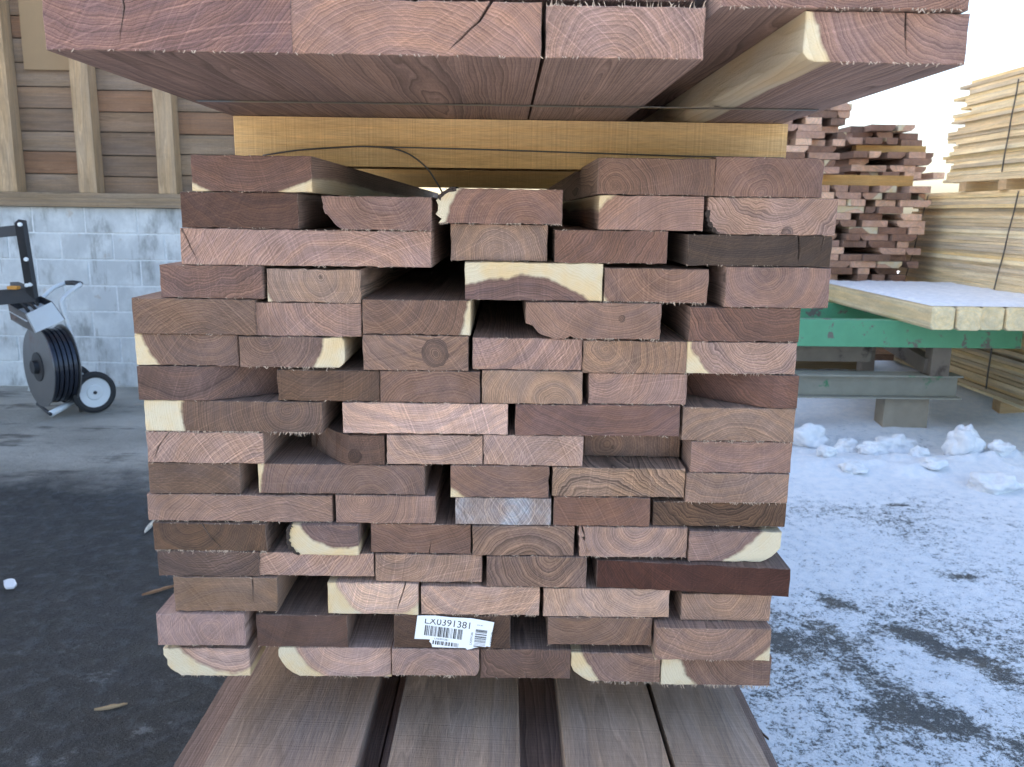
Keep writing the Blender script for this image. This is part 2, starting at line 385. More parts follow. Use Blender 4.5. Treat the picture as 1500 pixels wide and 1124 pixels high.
def snow_h(x, y):
    p = Vector((x, y)); n1 = fbm(x, y, 4, 1.7)
    t = .43 + .34*n1 + .075*min(3, max(0, y-3.2))
    t += -1.4*max(0, 1-(x-.25)/.25) if x < .5 else 0
    d = min(segd(p, a, b)/r for a, b, r in BARE)
    t -= .60*max(0, min(1, (1.5+1.5*fbm(x, y, 4, 6)-d)/1.5))
    bank = 0
    if y > 5.2 and x > 1.6:
        bank = .16*min(1, (y-5.2)/1.2)*min(1, (x-1.6)/.8)*(.75+.5*fbm(x, y, 3, .8))
    # ploughed ridge of lumps in front of the rack
    rid = math.exp(-((y-4.75-.18*noise.noise((x*1.5, 2, 2)))/.22)**2)*min(1, max(0, (x-1.2)/.5))
    h = .006*max(0, t) + bank*.9 + rid*(.05+.10*max(0, fbm(x, y, 4, 4.0))) + .004*fbm(x, y, 3, 14)
    return t + rid*1.2 + bank*6, h
vs, fs, th = [], [], []
X0, X1, Y0, Y1 = .22, 7.0, 1.2, 11.0
xs = [X0+(X1-X0)*i/300 for i in range(301)]; ys = []
y = Y0
while y < Y1: ys.append(y); y += .012*max(1, y*.35)
for yy in ys:
    for xx in xs:
        t, h = snow_h(xx, yy); vs.append((xx, yy, .006+max(0, h))); th.append(t)
nx = len(xs)
for j in range(len(ys)-1):
    for i in range(nx-1):
        a = j*nx+i; fs.append((a, a+1, a+nx+1, a+nx))
me = mesh('snow', vs, fs, True); a = me.attributes.new('thick', 'FLOAT', 'POINT'); a.data.foreach_set('value', th)
tag(link('snow_cover', me, SNOW), 'thin crusty trodden snow lying over the asphalt on the right', 'snow', kind='stuff')
me = mesh('far', [(-1, Y1-.02, .02), (200, Y1-.02, .02), (200, 450, .02), (-1, 450, .02), (6.98, 1.2, .01), (60, 1.2, .01), (60, Y1, .01), (6.98, Y1, .01),
     (-40, -55, .01), (60, -55, .01), (60, -.8, .01), (-40, -.8, .01)], [(0, 1, 2, 3), (4, 5, 6, 7), (8, 9, 10, 11)])  # last quad: unseen snow behind the camera, added to bounce sunlight forward
a = me.attributes.new('thick', 'FLOAT', 'POINT'); a.data.foreach_set('value', [1.5]*12)
o = link('snow_field_and_bounce', me, SNOW); o['kind'] = 'structure'

# ------------------------------------------------------------------ setting: shed on the left
shed = empty('timber_shed', (-2.5, WALL_Y, 0))
tag(shed, 'open shed wall of painted concrete block below weathered studs and plank sheathing', 'shed')
def part(name, me, mat, wx=(0, 0, 0), rot=(0, 0, 0), parent=None):
    o = link(name, me, mat, parent or shed); o.location = Vector(wx)-Vector((-2.5, WALL_Y, 0)); o.rotation_euler = rot; return o
WX0, WX1 = -9.0, -1.15
part('wall_core', boxv(WX0, WX1, WALL_Y+.0055, WALL_Y+.16, 0, 1.415), MORTAR)
bl = boxv(-.1965, .1965, 0, .05, 0, .1925, .006)
xstart = at_y(0, 420, WALL_Y).x
for c in range(7):
    x = -8.75+(.203 if c % 2 else 0)
    while x < WX1-.2:
        if x < -5.2: x += .406; continue
        part('block', bl, BLOCK, (x+random.uniform(-.002, .002), WALL_Y+random.uniform(-.002, .003), .006+c*.203)); x += .406
def wood_part(name, sx, sz, L, base, wx, rot, pith=None, parent=None, top=False, **k):
    ol = [(-sx/2, 0), (sx/2, 0), (sx/2, sz), (-sx/2, sz)]
    me = prism_mesh(name, ol, L, step=.05, jit=.0008, chamf=.003)
    set_wood(me, pith or (random.uniform(-.1, .1), random.uniform(-.15, .2)), base, keep=1, **k)
    if top: return link(name, me, WOOD, None, wx, rot)
    return part(name, me, WOOD, wx, rot, parent)
GREY = (128, 118, 104)
RX = (0, 0, -math.pi/2)     # grain along +X
RZ = (math.pi/2, 0, 0)      # grain along +Z
wood_part('sill_plate', .22, .105, 8.0, (150, 130, 108), (WX0, WALL_Y+.06, 1.42), RX, stain=.42, saw=.4)
studx = [at_y(130, 290, WALL_Y).x + .61*i for i in range(-3, 4)]
for i, x in enumerate(studx):
    wood_part('stud', .135, .13, 2.9, random.choice([(182, 156, 126), (172, 148, 122), (188, 160, 128)]), (x, WALL_Y+.13, 1.525), RZ, stain=.34, saw=.3, contr=.7)
for i in range(-3, 4):
    z = 1.50; k = 0
    xa = studx[i+3]-.02; 
    while z < 4.6:
        hgt = random.choice([.15, .16, .17, .175]); wd = .61
        wood_part('sheathing_plank', .025, hgt-.009, wd, random.choice([(146, 122, 102), (150, 130, 112), (134, 114, 98), (146, 114, 92), (154, 134, 114)]),
                  (xa+random.uniform(-.003, .003), WALL_Y+.155+random.uniform(-.004, .004), z), RX, stain=random.uniform(.38, .60), saw=.7, contr=.8); z += hgt
pa = at_y(33, 102, WALL_Y+.1); pb = at_y(104, 102, WALL_Y+.1)
part('plywood_panel', boxv(0, .47, 0, .018, 0, 1.3, .002), CARD, (studx[1]+.07 if False else pa.x+.01, WALL_Y+.105, pa.z))
# unseen roof and walls, added to keep the sun off the front yard
part('shade_roof_deck', boxv(-15, -1.35, 4.2, 16, 5.7, 5.85), simple('shade_roof_deck', (.16, .12, .09), .9, bump=.3))
part('shade_side_wall', boxv(-15, -14.85, 4.2, 16, 0, 5.7), simple('shade_side_boards', (.2, .17, .14), .9, bump=.3))  # unseen walls, added to stop low sun passing beneath the roof
part('unseen_rear_boards', boxv(-15, -1.7, 15.8, 15.95, 0, 5.7), simple('shade_outer_boards', (.2, .17, .14), .9, bump=.3))
part('unseen_rear_boards', boxv(-15, -5.4, WALL_Y+.2, WALL_Y+.25, 0, 5.7), simple('unseen_rear_boards', (.2, .17, .14), .9, bump=.3))
part('unseen_rear_boards', boxv(-5.4, WX1, WALL_Y+.2, WALL_Y+.24, 1.3, 5.7), simple('rear_boards_upper', (.2, .17, .14), .9, bump=.3))

# ------------------------------------------------------------------ the boards of the tagged pack
D = 1.315
def sc_at(px, py, Y):
    return 1.0/((at_y(px+10, py, Y)-at_y(px, py, Y)).length/10)
#  row: list of (x0, x1, ytop, ybottom, colour, pith px, options)
P1 = [
 [(281,457,228,281,(122,92,84),(358,121),dict(sap=164,look='brown board with a pale sapwood corner',dist=.8)),
  (876,1047,232,286,(126,100,90),(905,277),dict(look='brown board with arched growth rings',contr=1.2,freq=300)),
  (1047,1206,231,286,(132,106,100),(1112,284),dict(look='mauve-brown board with a clipped upper corner',tr=(10,8),freq=240))],
 [(265,437,282,335,(106,77,68),(385,190),dict(look='dark reddish-brown board',contr=.7,dist=1.4)),
  (471,632,288,341,(138,113,110),(562,258),dict(look='mauve board with a rotten ragged left edge',bl=(30,46),rag='l',freq=220,fr=1)),
  (642,824,277,326,(138,108,101),(770,345),dict(look='board with bark on its rounded upper corner',tl=(26,15),bark='tl',sap=118,rag='l',fr=1,freq=260)),
  (877,1031,287,341,(154,125,116),(1010,425),dict(sap=178,look='light board with a cream upper left corner')),
  (1036,1226,290,345,(154,132,125),(1135,225),dict(look='pale board with wavy rings above a small knot',bl=(18,34),bark='bl',dist=2.0,contr=1.3,freq=190,knot=(1153,341,9)))],
 [(265,632,337,391,(158,134,130),(500,470),dict(look='wide light pinkish board',saw=.9,freq=210,cr=[[(268,366),(290,386)]])),
  (660,802,329,380,(142,124,114),(731,377),dict(look='grey-brown board with target-like rings, set back',freq=330,contr=1.2,rec=.02)),
  (813,978,338,392,(130,98,88),(745,280),dict(look='reddish board stained blue-grey at one end',chalk=.62,stain=.42,dist=1.6)),
  (1007,1218,345,389,(88,76,68),(1100,180),dict(look='charcoal-dark cracked board',stain=.72,saw=.6,cr=[[(1170,344),(1171,366),(1169,384)],[(1208,346),(1200,372)]]))],
 [(234,385,389,438,(126,100,96),(300,270),dict(look='brown board with wavy grain',dist=1.8,contr=1.1)),
  (391,528,395,441,(152,134,122),(469,406),dict(look='board with round rings about a dark centre',freq=330,contr=1.3,sap=84,dist=.7,knot=(469,406,2.5))),
  (681,883,385,443,(122,100,103),(752,598),dict(look='board topped by a thick cream sapwood band',sap=194,dist=1.2)),
  (885,1037,394,446,(140,112,101),(985,372),dict(look='brown board with curved rings and fuzzy lower edge',fr=2,sap=118)),
  (1062,1215,392,447,(140,115,110),(1120,398),dict(look='mauve-brown board with faint arched rings',freq=280))],
 [(194,374,438,489,(128,105,91),(300,560),dict(look='brown board with diagonal saw marks',saw=1.1,ang=.7)),
  (374,529,444,493,(150,126,120),(520,415),dict(look='light pinkish board with slanting grain',saw=.8)),
  (531,689,440,492,(128,103,92),(555,428),dict(look='brown board with a cream triangle at its corner',sap=130,dist=.7)),
  (770,968,444,497,(143,118,110),(905,370),dict(look='board chipped below its left corner, with a dark knot',bl=(56,22),rag='b',knot=(911,467,5),fr=1)),
  (1010,1172,451,500,(126,93,82),(1150,395),dict(look='reddish-brown board with curved pale rings',contr=1.2,dist=1.5))],
 [(199,349,490,538,(127,107,101),(300,468),dict(sap=98,look='board with a cream lower left corner',dist=.6,freq=280)),
  (351,505,494,541,(127,107,101),(388,490),dict(sap=84,look='board whose right end is a block of sapwood',tr=(5,10),br=(9,14),dist=.5,fr=1)),
  (532,686,492,542,(141,117,105),(625,430),dict(look='board with a large round knot',knot=(637,517,20),dist=1.5)),
  (692,853,496,543,(154,129,124),(700,440),dict(look='light pinkish board with crossed saw marks',saw=1.2)),
  (854,1006,500,547,(144,118,98),(885,512),dict(look='golden-brown board with rings at its left',freq=260,contr=1.2)),
  (1006,1167,502,548,(154,134,130),(1116,470),dict(sap=103,look='wavy-grained board with a cream left corner',dist=1.6,contr=1.2,fr=1))],
 [(202,405,538,584,(113,92,89),(250,470),dict(look='brown board with a slanted reddish cut end facing right',cut=('r',297,.075))),
  (406,556,543,587,(112,88,72),(450,480),dict(look='brown board with smoky dark patches',stain=.5,contr=.7,dist=1.6)),
  (557,703,544,588,(132,106,97),(650,640),dict(look='brown board with gently arched rings',contr=.9)),
  (706,853,544,590,(154,133,117),(812,594),dict(look='tan board with fine arched rings',freq=290)),
  (862,1006,548,595,(154,128,121),(885,545),dict(look='light board with pale corner and arched rings',freq=260,fr=1,saw=.8)),
  (1006,1169,550,599,(122,88,80),(1200,470),dict(look='dark reddish board with a slanted cut end',cut=('l',1130,.125)))],
 [(212,472,588,632,(117,98,89),(420,600),dict(sap=156,look='wide brown board with a cream block at its left end',stain=.38,fr=3,dist=.5)),
  (502,744,591,635,(184,162,156),(600,480),dict(look='wide pale pink board, the lightest in its row',saw=1.0,contr=.8)),
  (755,996,594,639,(128,98,94),(900,460),dict(look='wide plum-brown board',saw=.6,contr=.8)),
  (1000,1164,598,645,(143,123,110),(1080,700),dict(look='grey-brown board with straight grain',fr=1))],
 [(215,386,634,677,(163,140,132),(440,800),dict(look='light board with coarse saw grooves and a split corner',saw=1.6,cr=[[(247,633),(232,655),(225,674)]],ang=2.2)),
  (433,563,638,680,(112,87,77),(520,560),dict(look='brown board with a slanted dark end and a tan knot',cut=('l',508,.11),knot=(520,668,10))),
  (567,707,638,677,(162,142,134),(640,585),dict(look='light board with crossed saw marks',saw=1.2)),
  (708,854,638,681,(162,142,136),(810,690),dict(look='pale mauve board with crossed saw marks',saw=1.1,freq=260)),
  (856,996,634,678,(128,107,97),(890,652),dict(look='board set back in a dusty recess',rec=.062,knot=(898,655,2.5))),
  (1012,1160,648,693,(143,118,114),(1090,560),dict(look='mauve-brown board with a faint upright seam'))],
 [(218,351,679,722,(117,98,87),(260,820),dict(look='dull brown board',contr=.7)),
  (378,622,681,725,(128,108,104),(540,738),dict(sap=164,look='wide mauve-brown board with a tiny cream corner',freq=260,contr=1.1,dist=.8)),
  (660,804,683,729,(134,108,99),(760,610),dict(sap=149,look='brown board with a cream lower left tip')),
  (809,1003,686,729,(150,127,108),(880,800),dict(look='tan board with strong wavy pale streaks',dist=2.0,contr=1.6,freq=170)),
  (1005,1155,694,737,(144,124,114),(1060,620),dict(look='grey-brown board with slanting grain',fr=1))],
 [(217,487,725,765,(148,124,114),(420,880),dict(look='wide tan-mauve board',saw=.9,fr=1)),
  (492,638,726,767,(148,124,117),(530,732),dict(look='light board with arched rings and rounded lower corner',br=(4,4),freq=250)),
  (667,807,730,768,(142,140,142),(745,743),dict(look='board smeared with blue-grey paint',chalk=.95,saw=1.2,stain=.1)),
  (811,952,729,771,(134,99,86),(840,640),dict(look='reddish-brown board',contr=.6,stain=.1)),
  (957,1151,736,777,(110,85,66),(1050,690),dict(look='dark brown board with pale curved streaks',dist=2.0,contr=1.5,freq=150))],
 [(225,391,767,807,(110,86,68),(285,760),dict(look='golden-brown cracked board with splintery lower edge',fr=3,cr=[[(297,766),(310,788),(326,803)]],contr=1.2)),
  (422,525,770,810,(122,103,104),(500,735),dict(sap=73,look='short board with a rounded bark edge and thick cream sapwood',tl=(6,8),bl=(16,18),bark='l',rec=-.008,dist=.5)),
  (543,690,768,810,(131,102,91),(610,680),dict(look='brown board with a short split',cr=[[(629,808),(632,792)]])),
  (692,841,771,815,(133,112,101),(770,850),dict(look='brown board with dark arched bands',contr=1.3,freq=150)),
  (849,1006,773,820,(158,136,129),(935,768),dict(look='light board with a splintered left edge',rag='l',freq=280,cr=[[(853,772),(858,796),(861,814)]],fr=1)),
  (1009,1143,779,826,(144,123,121),(1020,716),dict(sap=121,look='board with a broad cream lower right corner',br=(28,22)))],
 [(232,379,808,844,(107,91,86),(300,740),dict(look='grey-brown board with dark wavy lines',contr=1.3,dist=1.6)),
  (379,548,810,850,(164,141,135),(330,700),dict(look='light mauve board with diagonal grain',saw=.9)),
  (550,706,813,858,(159,135,121),(585,806),dict(look='tan board with crossed saw marks',saw=1.1)),
  (713,859,816,859,(133,112,103),(805,814),dict(look='brown board with dark bowl-shaped rings',contr=1.3,freq=160)),
  (874,1148,822,869,(104,58,48),(1100,700),dict(look='long dark red-brown board jutting forward on the right',dl=0.0,dr=-.03,stain=.2,contr=.9,dist=1.5))],
 [(255,406,846,892,(134,113,95),(330,990),dict(look='tan-brown board with fine pores',contr=.6,cr=[[(370,868),(371,890)]])),
  (480,613,855,897,(196,178,168),(562,838),dict(sap=70,look='very pale board with a split near its cream corner',cr=[[(594,858),(586,880),(581,893)]],freq=260)),
  (617,790,860,905,(175,152,140),(720,790),dict(look='pale pinkish board above the paper label',saw=.9,fr=1)),
  (796,981,863,906,(170,150,138),(940,838),dict(look='pale wide board with fanned rings',freq=230,dist=1.5)),
  (998,1129,871,912,(154,132,120),(1060,862),dict(look='light board with smile-shaped rings',freq=230))],
 [(230,359,900,946,(154,135,137),(310,925),dict(look='mauve-grey board jutting forward with dusty top',rec=-.012,freq=300)),
  (376,509,901,944,(108,84,77),(450,800),dict(look='dark plum-brown board',contr=.6)),
  (577,748,902,947,(103,79,65),(630,860),dict(look='dark brown board carrying the white barcode label',stain=.4)),
  (803,955,905,945,(134,109,95),(850,875),dict(look='brown board with a mortise-like scar at its right end',contr=1.1)),
  (961,1129,921,962,(148,124,114),(1040,875),dict(sap=122,look='board jutting forward with a cream lower right tip',rec=-.02))],
 [(240,366,950,990,(175,156,151),(330,895),dict(sap=96,look='pale board with a slanted cream lower left corner',bl=(24,36),fr=1,rag='l')),
  (408,573,949,991,(170,151,148),(520,912),dict(sap=98,look='pale board with a long cream rounded left corner',bl=(30,32),tl=(4,6),fr=1)),
  (574,702,951,990,(156,136,134),(640,1000),dict(look='mauve board with arched rings',freq=260,br=(6,12),fr=1)),
  (704,836,952,994,(118,96,90),(760,930),dict(look='dark board with a rotten grey pocket',stain=.5,dist=1.8,cr=[[(772,993),(768,984)]])),
  (836,967,957,999,(138,116,110),(962,915),dict(sap=120,look='board with a cream left end and slanted corner',bl=(28,26),fr=2,rag='b')),
  (969,1129,961,1004,(128,106,100),(1125,930),dict(sap=131,look='board with an upright cream strip at its left end',fr=3))],
]
placed = []      # x0, x1, zbottom, ztop
def build_board(spec, Y, label, group, cat='board', length=2.5, name='lumber_board', snap=True):
    x0, x1, yt, yb, col, pith, k = spec
    k = dict(k); rec = k.pop('rec', None)
    if rec is None: rec = random.uniform(-.003, .005)
    Yb = Y+rec; xc, yc = (x0+x1)/2, (yt+yb)/2
    X0_, X1_ = at_y(x0, yc, Yb).x, at_y(x1, yc, Yb).x
    zt, zb = at_y(xc, yt, Yb).z, at_y(xc, yb, Yb).z
    if snap:
        sup = [p[3] for p in placed if p[0] < X1_-.004 and p[1] > X0_+.004 and abs(p[3]-zb) < .011]
        if sup: zb = max(sup)+.0012
    placed.append((X0_, X1_, zb, zt))
    s = 1.0/sc_at(xc, yc, Yb)                        # metres per photo pixel on this face
    cx = (X0_+X1_)/2; hw = (X1_-X0_)/2; H = zt-zb
    def L(px, py): q = at_y(px, py, Yb); return Vector((q.x-cx, q.z-zb))
    pl = L(*pith)
    c = {q: k.pop(q, None) for q in ('tl', 'tr', 'bl', 'br')}
    crs = k.pop('cr', []); knot = k.pop('knot', None); fr = k.pop('fr', 0); bark = k.pop('bark', None); rag = k.pop('rag', None)
    cut = k.pop('cut', None); dl, dr = k.pop('dl', random.uniform(-.0015, .0015)), k.pop('dr', random.uniform(-.0015, .0015))
    k.pop('look', None)
    sap = k.pop('sap', None); sap = sap*s if sap else 9
    if 'freq' not in k: k['freq'] = random.uniform(190, 270)
    k.setdefault('stain', random.uniform(.12, .34)); k.setdefault('saw', random.uniform(.4, .8))
    origin = (cx, Yb, zb)
    if cut:
        side, bx, dep = cut
        b_ = at_y(bx, yc, Yb).x-cx; nb = 7
        if side == 'r': plan = [(-hw, 0), (b_-.004, 0)] + [(b_+(hw-b_)*i/nb, dep*(i/nb)**1.25+.001*random.random()) for i in range(nb+1)] + [(hw, length), (-hw, length)]
        else: plan = [(-hw+(b_+hw)*i/nb, dep*(1-i/nb)**1.25+.001*random.random()) for i in range(nb+1)] + [(b_+.004, 0), (hw, 0), (hw, length), (-hw, length)]
        n = len(plan); vs = [(x, y, 0) for x, y in plan] + [(x+random.uniform(-.006, 0)*(1 if side == 'r' else -1)*(0 < i < n-3), y, H) for i, (x, y) in enumerate(plan)]
        fs = [tuple(range(n))[::-1], tuple(range(n, 2*n))] + [(i, (i+1) % n, n+(i+1) % n, n+i) for i in range(n)]
        me = mesh(name, vs, fs)
        k['stain'] = .1
    else:
        P = []
        tl, tr, bl_, br = [(v[0]*s, v[1]*s) if v else None for v in (c['tl'], c['tr'], c['bl'], c['br'])]
        def arc(a, b, bul, m=4):
            a, b = Vector(a), Vector(b); n = Vector((b.y-a.y, a.x-b.x)); return [a+(b-a)*i/m + n*bul*math.sin(math.pi*i/m) for i in range(m+1)]
        P += arc((-hw, bl_[1]), (-hw+bl_[0], 0), .12) if bl_ else [Vector((-hw, 0))]
        cb = [q for q in crs if abs(q[0][1]-yb) < 6]; ct = [q for q in crs if q not in cb]
        for q in sorted(cb, key=lambda q: q[0][0]):
            pts = [L(*a) for a in q]; pts[0].y = 0
            P += [p+Vector((-.0008, 0)) for p in pts] + [p+Vector((.0008, 0)) for p in pts[::-1]][1:]
        P += arc((hw-br[0], 0), (hw, br[1]), .12) if br else [Vector((hw, 0))]
        P += arc((hw, H-tr[1]), (hw-tr[0], H), .12) if tr else [Vector((hw, H))]
        for q in sorted(ct, key=lambda q: -q[0][0]):
            pts = [L(*a) for a in q]; pts[0].y = H; wd = k.get('crw', .0009)
            P += [p+Vector((wd*(1-.6*i/len(pts)), 0)) for i, p in enumerate(pts)] + [p+Vector((-wd*(1-.6*i/len(pts)), 0)) for i, p in list(enumerate(pts))[::-1]][1:]
        k.pop('crw', None)
        P += arc((-hw+tl[0], H), (-hw, H-tl[1]), .12) if tl else [Vector((-hw, H))]
        a_tl = arc((-hw+tl[0], H), (-hw, H-tl[1]), .12) if tl else [Vector((-hw, H))]
        a_bl = arc((-hw, bl_[1]), (-hw+bl_[0], 0), .12) if bl_ else [Vector((-hw, 0))]
        barkline = {'tl': a_tl, 'bl': a_bl, 'l': a_tl+a_bl}.get(bark)
        f = lambda x: dl+(dr-dl)*(x+hw)/(2*hw)
        if rag == 'l': rg = lambda q: .0021 if q.x < -hw+.045 and .001 < q.y < H-.004 else .0002
        elif rag == 'b': rg = lambda q: .0018 if q.y < .02 and q.x < -hw+.07 else .0002
        else: rg = lambda q: .0002
        me = prism_mesh(name, P, length, f, step=.006 if rag else .012, rough=rg)
    k.pop('crw', None)
    set_wood(me, pl, col, sap, **k)
    o = link(name, me, WOOD, None, origin, (0, 0, random.uniform(-.003, .003) if not cut else 0))
    tag(o, label, cat, group)
    if knot:
        kc = L(knot[0], knot[1]); kr = knot[2]*s; vs = []; fs = []; m = 20
        for ri, (rr, yy) in enumerate(((1.0, -.0006), (.72, -.0016), (.35, -.0020))):
            for i in range(m):
                a_ = 2*math.pi*i/m; jr = 1+.12*noise.noise((math.cos(a_)*2+knot[0], math.sin(a_)*2, 1))
                vs.append((kc.x+math.cos(a_)*kr*rr*jr, yy, max(.001, min(H-.001, kc.y+math.sin(a_)*kr*1.1*rr*jr))))
        for q in (0, 1):
            for i in range(m): fs.append((q*m+i, q*m+(i+1) % m, (q+1)*m+(i+1) % m, (q+1)*m+i))
        fs.append(tuple(range(2*m, 3*m)))
        km = mesh('knot', vs, fs, True); set_wood(km, kc, tuple(int(v*.86) for v in col), 9, freq=300, contr=1.5, dist=.8, stain=.35, saw=.3)
        link('knot', km, WOOD, o)
    if bark:
        bv, bf = [], []; ln = resample_open(barkline, .003); mm = len(ln)-1
        for i, q in enumerate(ln):
            tt = ln[min(mm, i+1)]-ln[max(0, i-1)]; nn = Vector((-tt.y, tt.x)).normalized()
            if nn.x > 0: nn = -nn
            for j, (dd, yy) in enumerate(((-.0035, -.0004), (-.001, -.002), (.003, -.0012), (.004, .05), (.004, .8))):
                z_ = q+nn*(dd+random.gauss(0, .0009)); bv.append((z_.x, yy+random.gauss(0, .0006), max(0.0005, z_.y)))
        for i in range(mm):
            for j in range(4): a_ = i*5+j; bf.append((a_, a_+1, a_+6, a_+5))
        link('bark_edge', mesh('bark_edge', bv, bf), BARK, o)
    if not cut and abs(dl-dr) < .006:
        d_ = {0: 90, 1: 330, 2: 520, 3: 800}[fr]; lx = {0: .0028, 1: .0045, 2: .0065, 3: .0075}[fr]
        xa = -hw+(c['bl'][0]*s if c['bl'] else 0)
        fringe(o, xa, hw-(c['br'][0]*s if c['br'] else 0), 0, min(dl, dr), d_, lx)
        fringe(o, -hw+.01, hw-.01, H, min(dl, dr), 60, .002, up=True)
    return o, L
tag_host = None
for ri in range(len(P1)-1, -1, -1):
    for ci, sp in enumerate(P1[ri]):
        label = f"{sp[6]['look']}, {ORD[ci+1]} from left in {ORD[ri+1]} row of tagged pack"
        if len(label.split()) > 16:
            label = f"{sp[6]['look']}, {ORD[ri+1]} row of tagged pack"
        r_ = build_board(sp, D, label, 'boards of the tagged pack')
        if ri == 14 and ci == 2: tag_host = r_
PACK_BOT = min(p[2] for p in placed); PACK_TOP = at_y(750, 233, D).z

# ------------------------------------------------------------------ cross beams between packs
def beam(px0, px1, py, Y, zb, h, base, label, dep=.09):
    x0, x1 = at_y(px0, py, Y).x, at_y(px1, py, Y).x
    me = prism_mesh('cross_beam', [(-dep/2, 0), (dep/2, 0), (dep/2, h), (-dep/2, h)], x1-x0, step=.03)
    set_wood(me, (-.02, -.22), base, keep=1, saw=.45, contr=.05, stain=.3, freq=60, dist=.4)
    return tag(link('cross_beam', me, WOOD, None, (x0, Y+dep/2, zb), RX), label, 'beam', 'cross beams between packs')
top_z = max(p[3] for p in placed)
def dist_at(px, py, z): return at_z(px, py, z).y
YB1 = dist_at(750, 248, PACK_TOP)
BT = at_y(750, 175, YB1).z
YB2 = dist_at(750, 276, PACK_TOP)
BH = BT-PACK_TOP-.002
beam(343, 1153, 205, YB1, PACK_TOP+.001, BH, (206, 170, 118), 'yellow squared beam lying on the tagged pack, nearest the camera')
beam(380, 1110, 262, YB2, PACK_TOP+.001, BH, (198, 160, 106), 'yellow squared beam farther back between the two packs')
print('pack bottom', PACK_BOT, 'top', PACK_TOP, 'YB1', YB1, 'YB2', YB2, 'BT', BT)

# ------------------------------------------------------------------ overhanging upper pack
YT = dist_at(750, 85, BT)
placed_keep = list(placed); placed.clear()
P0 = [
 [(65,427,-6,84,(134,102,102),(150,-260),dict(look='wide mauve board at the left of the overhanging pack',saw=1.0,stain=.25,cr=[[(178,-6),(183,20),(178,50),(175,72)]])),
  (425,793,4,85,(156,122,110),(600,230),dict(look='wide board split by a long slanting crack, overhanging pack',saw=.7,crw=.0016,cr=[[(720,4),(702,34),(674,62),(655,78)]])),
  (800,1032,10,87,(154,127,119),(900,100),dict(look='board with splintery top edge, third in the overhanging pack',saw=1.0,freq=170)),
  (1178,1418,17,92,(144,116,111),(1420,-40),dict(sap=226,look='board with slanted cream corner at the right of overhanging pack',bl=(20,14),fr=1,freq=140,cr=[[(1328,18),(1327,84)]]))],
 [(60,600,-92,-6,(140,92,80),(300,-300),dict(look='reddish board in the upper layer of the overhanging pack, left',rec=.03)),
  (604,1020,-84,0,(110,85,80),(700,-300),dict(look='dark board in the upper layer of the overhanging pack, middle',rec=.05)),
  (1058,1423,-72,14,(136,106,100),(1300,-300),dict(look='board in the upper layer of the overhanging pack, right',rec=-.004,fr=1))]]
for ri in (0, 1):
    for ci, sp in enumerate(P0[ri]):
        sp[6]['stain'] = sp[6].get('stain', .2)
        if ri == 0:
            # all undersides lie on the cross beams
            x0, x1, yt, yb, col, pith, k = sp
        o, Lf = build_board(sp, YT, sp[6]['look'], 'boards of the overhanging pack', snap=(ri == 1))
        if ri == 0:
            dz = BT+.001-o.location.z; o.location.z += dz; placed[-1] = (*placed[-1][:2], placed[-1][2]+dz, placed[-1][3]+dz)
            if ci == 2:
                wx = at_y(1032, 50, YT).x-at_y(800, 50, YT).x
                fringe(o, -wx/2, wx/2, placed[-1][3]-placed[-1][2], 0, 420, .009, up=True)
placed_top = list(placed); placed.clear(); placed += placed_keep
# steel strap under the overhanging pack
YS = at_z(750, 154, BT).y
sx0, sx1 = at_y(75, 60, YT).x, at_y(1412, 60, YT).x
o = link('steel_strap', boxv(sx0+.01, sx1-.01, YS-.008, YS+.008, BT-.0014, BT-.0004), WIRE)
tag(o, 'dark flat steel strap drawn across the underside of the overhanging pack', 'strap')
# loose wire lying against the near cross beam
pts = [at_y(a, b, YB1-.004-.003*i) for i, (a, b) in enumerate(((385, 228), (430, 221), (480, 217), (545, 215), (590, 222), (622, 243), (640, 268), (652, 290)))]
o = link('loose_strap', tube_mesh(smooth_path(pts), .0016, 6), WIRE); tag(o, 'loose dark strap end curling down in front of the yellow beam', 'strap')
pts = [at_y(a, b, YB1-.003) for a, b in ((545, 215), (700, 219), (850, 224), (1010, 229), (1148, 232))]
o = link('beam_wire', tube_mesh(smooth_path(pts), .0014, 6), WIRE); tag(o, 'thin dark wire stretched along the yellow cross beam', 'wire')

# ------------------------------------------------------------------ lower pack, its top seen below
LZ = PACK_BOT-.09
for Yb_, nm in ((YB1, 'nearest the camera'), (YB2, 'farther back')):
    me = prism_mesh('cross_beam', [(-.045, 0), (.045, 0), (.045, .088), (-.045, .088)], .95, step=.03); set_wood(me, (0, -.2), (205, 163, 98), keep=1, saw=1, contr=.5)
    tag(link('cross_beam', me, WOOD, None, (-.45, Yb_+.045, LZ+.001), RX), f'squared beam under the tagged pack, {nm}', 'beam', 'beams under the tagged pack')
def lowx(px, py=1060): return at_z(px, py, LZ).x
LOWER = [(297, 1124, 520, 1124, (190, 166, 150), 'broad grey-brown board, leftmost on the lower pack'),
         (567, 1124, 762, 1124, (190, 166, 146), 'straight-grained board on the lower pack, left of the dark gap'),
         (829, 1124, 982, 1124, (194, 168, 146), 'board with dark roller marks on the lower pack'),
         (990, 1124, 1128, 1124, (196, 172, 152), 'pale board at the right edge of the lower pack')]
for a, _, b, _, col, lab in LOWER:
    x0, x1 = at_z(a, 1124, LZ).x, at_z(b, 1124, LZ).x; cx = (x0+x1)/2; hw = (x1-x0)/2
    me = prism_mesh('lumber_board', [(-hw, 0), (hw, 0), (hw, .054), (-hw, .054)], 2.6, step=.02)
    set_wood(me, (random.uniform(-.08, .08), -.16), tuple(v*.84 for v in col), saw=.5, contr=.6, stain=.25, dist=1.2, keep=.6)
    tag(link('lumber_board', me, WOOD, None, (cx, .93+random.uniform(-.02, .02), LZ-.054)), lab, 'board', 'boards of the lower pack')
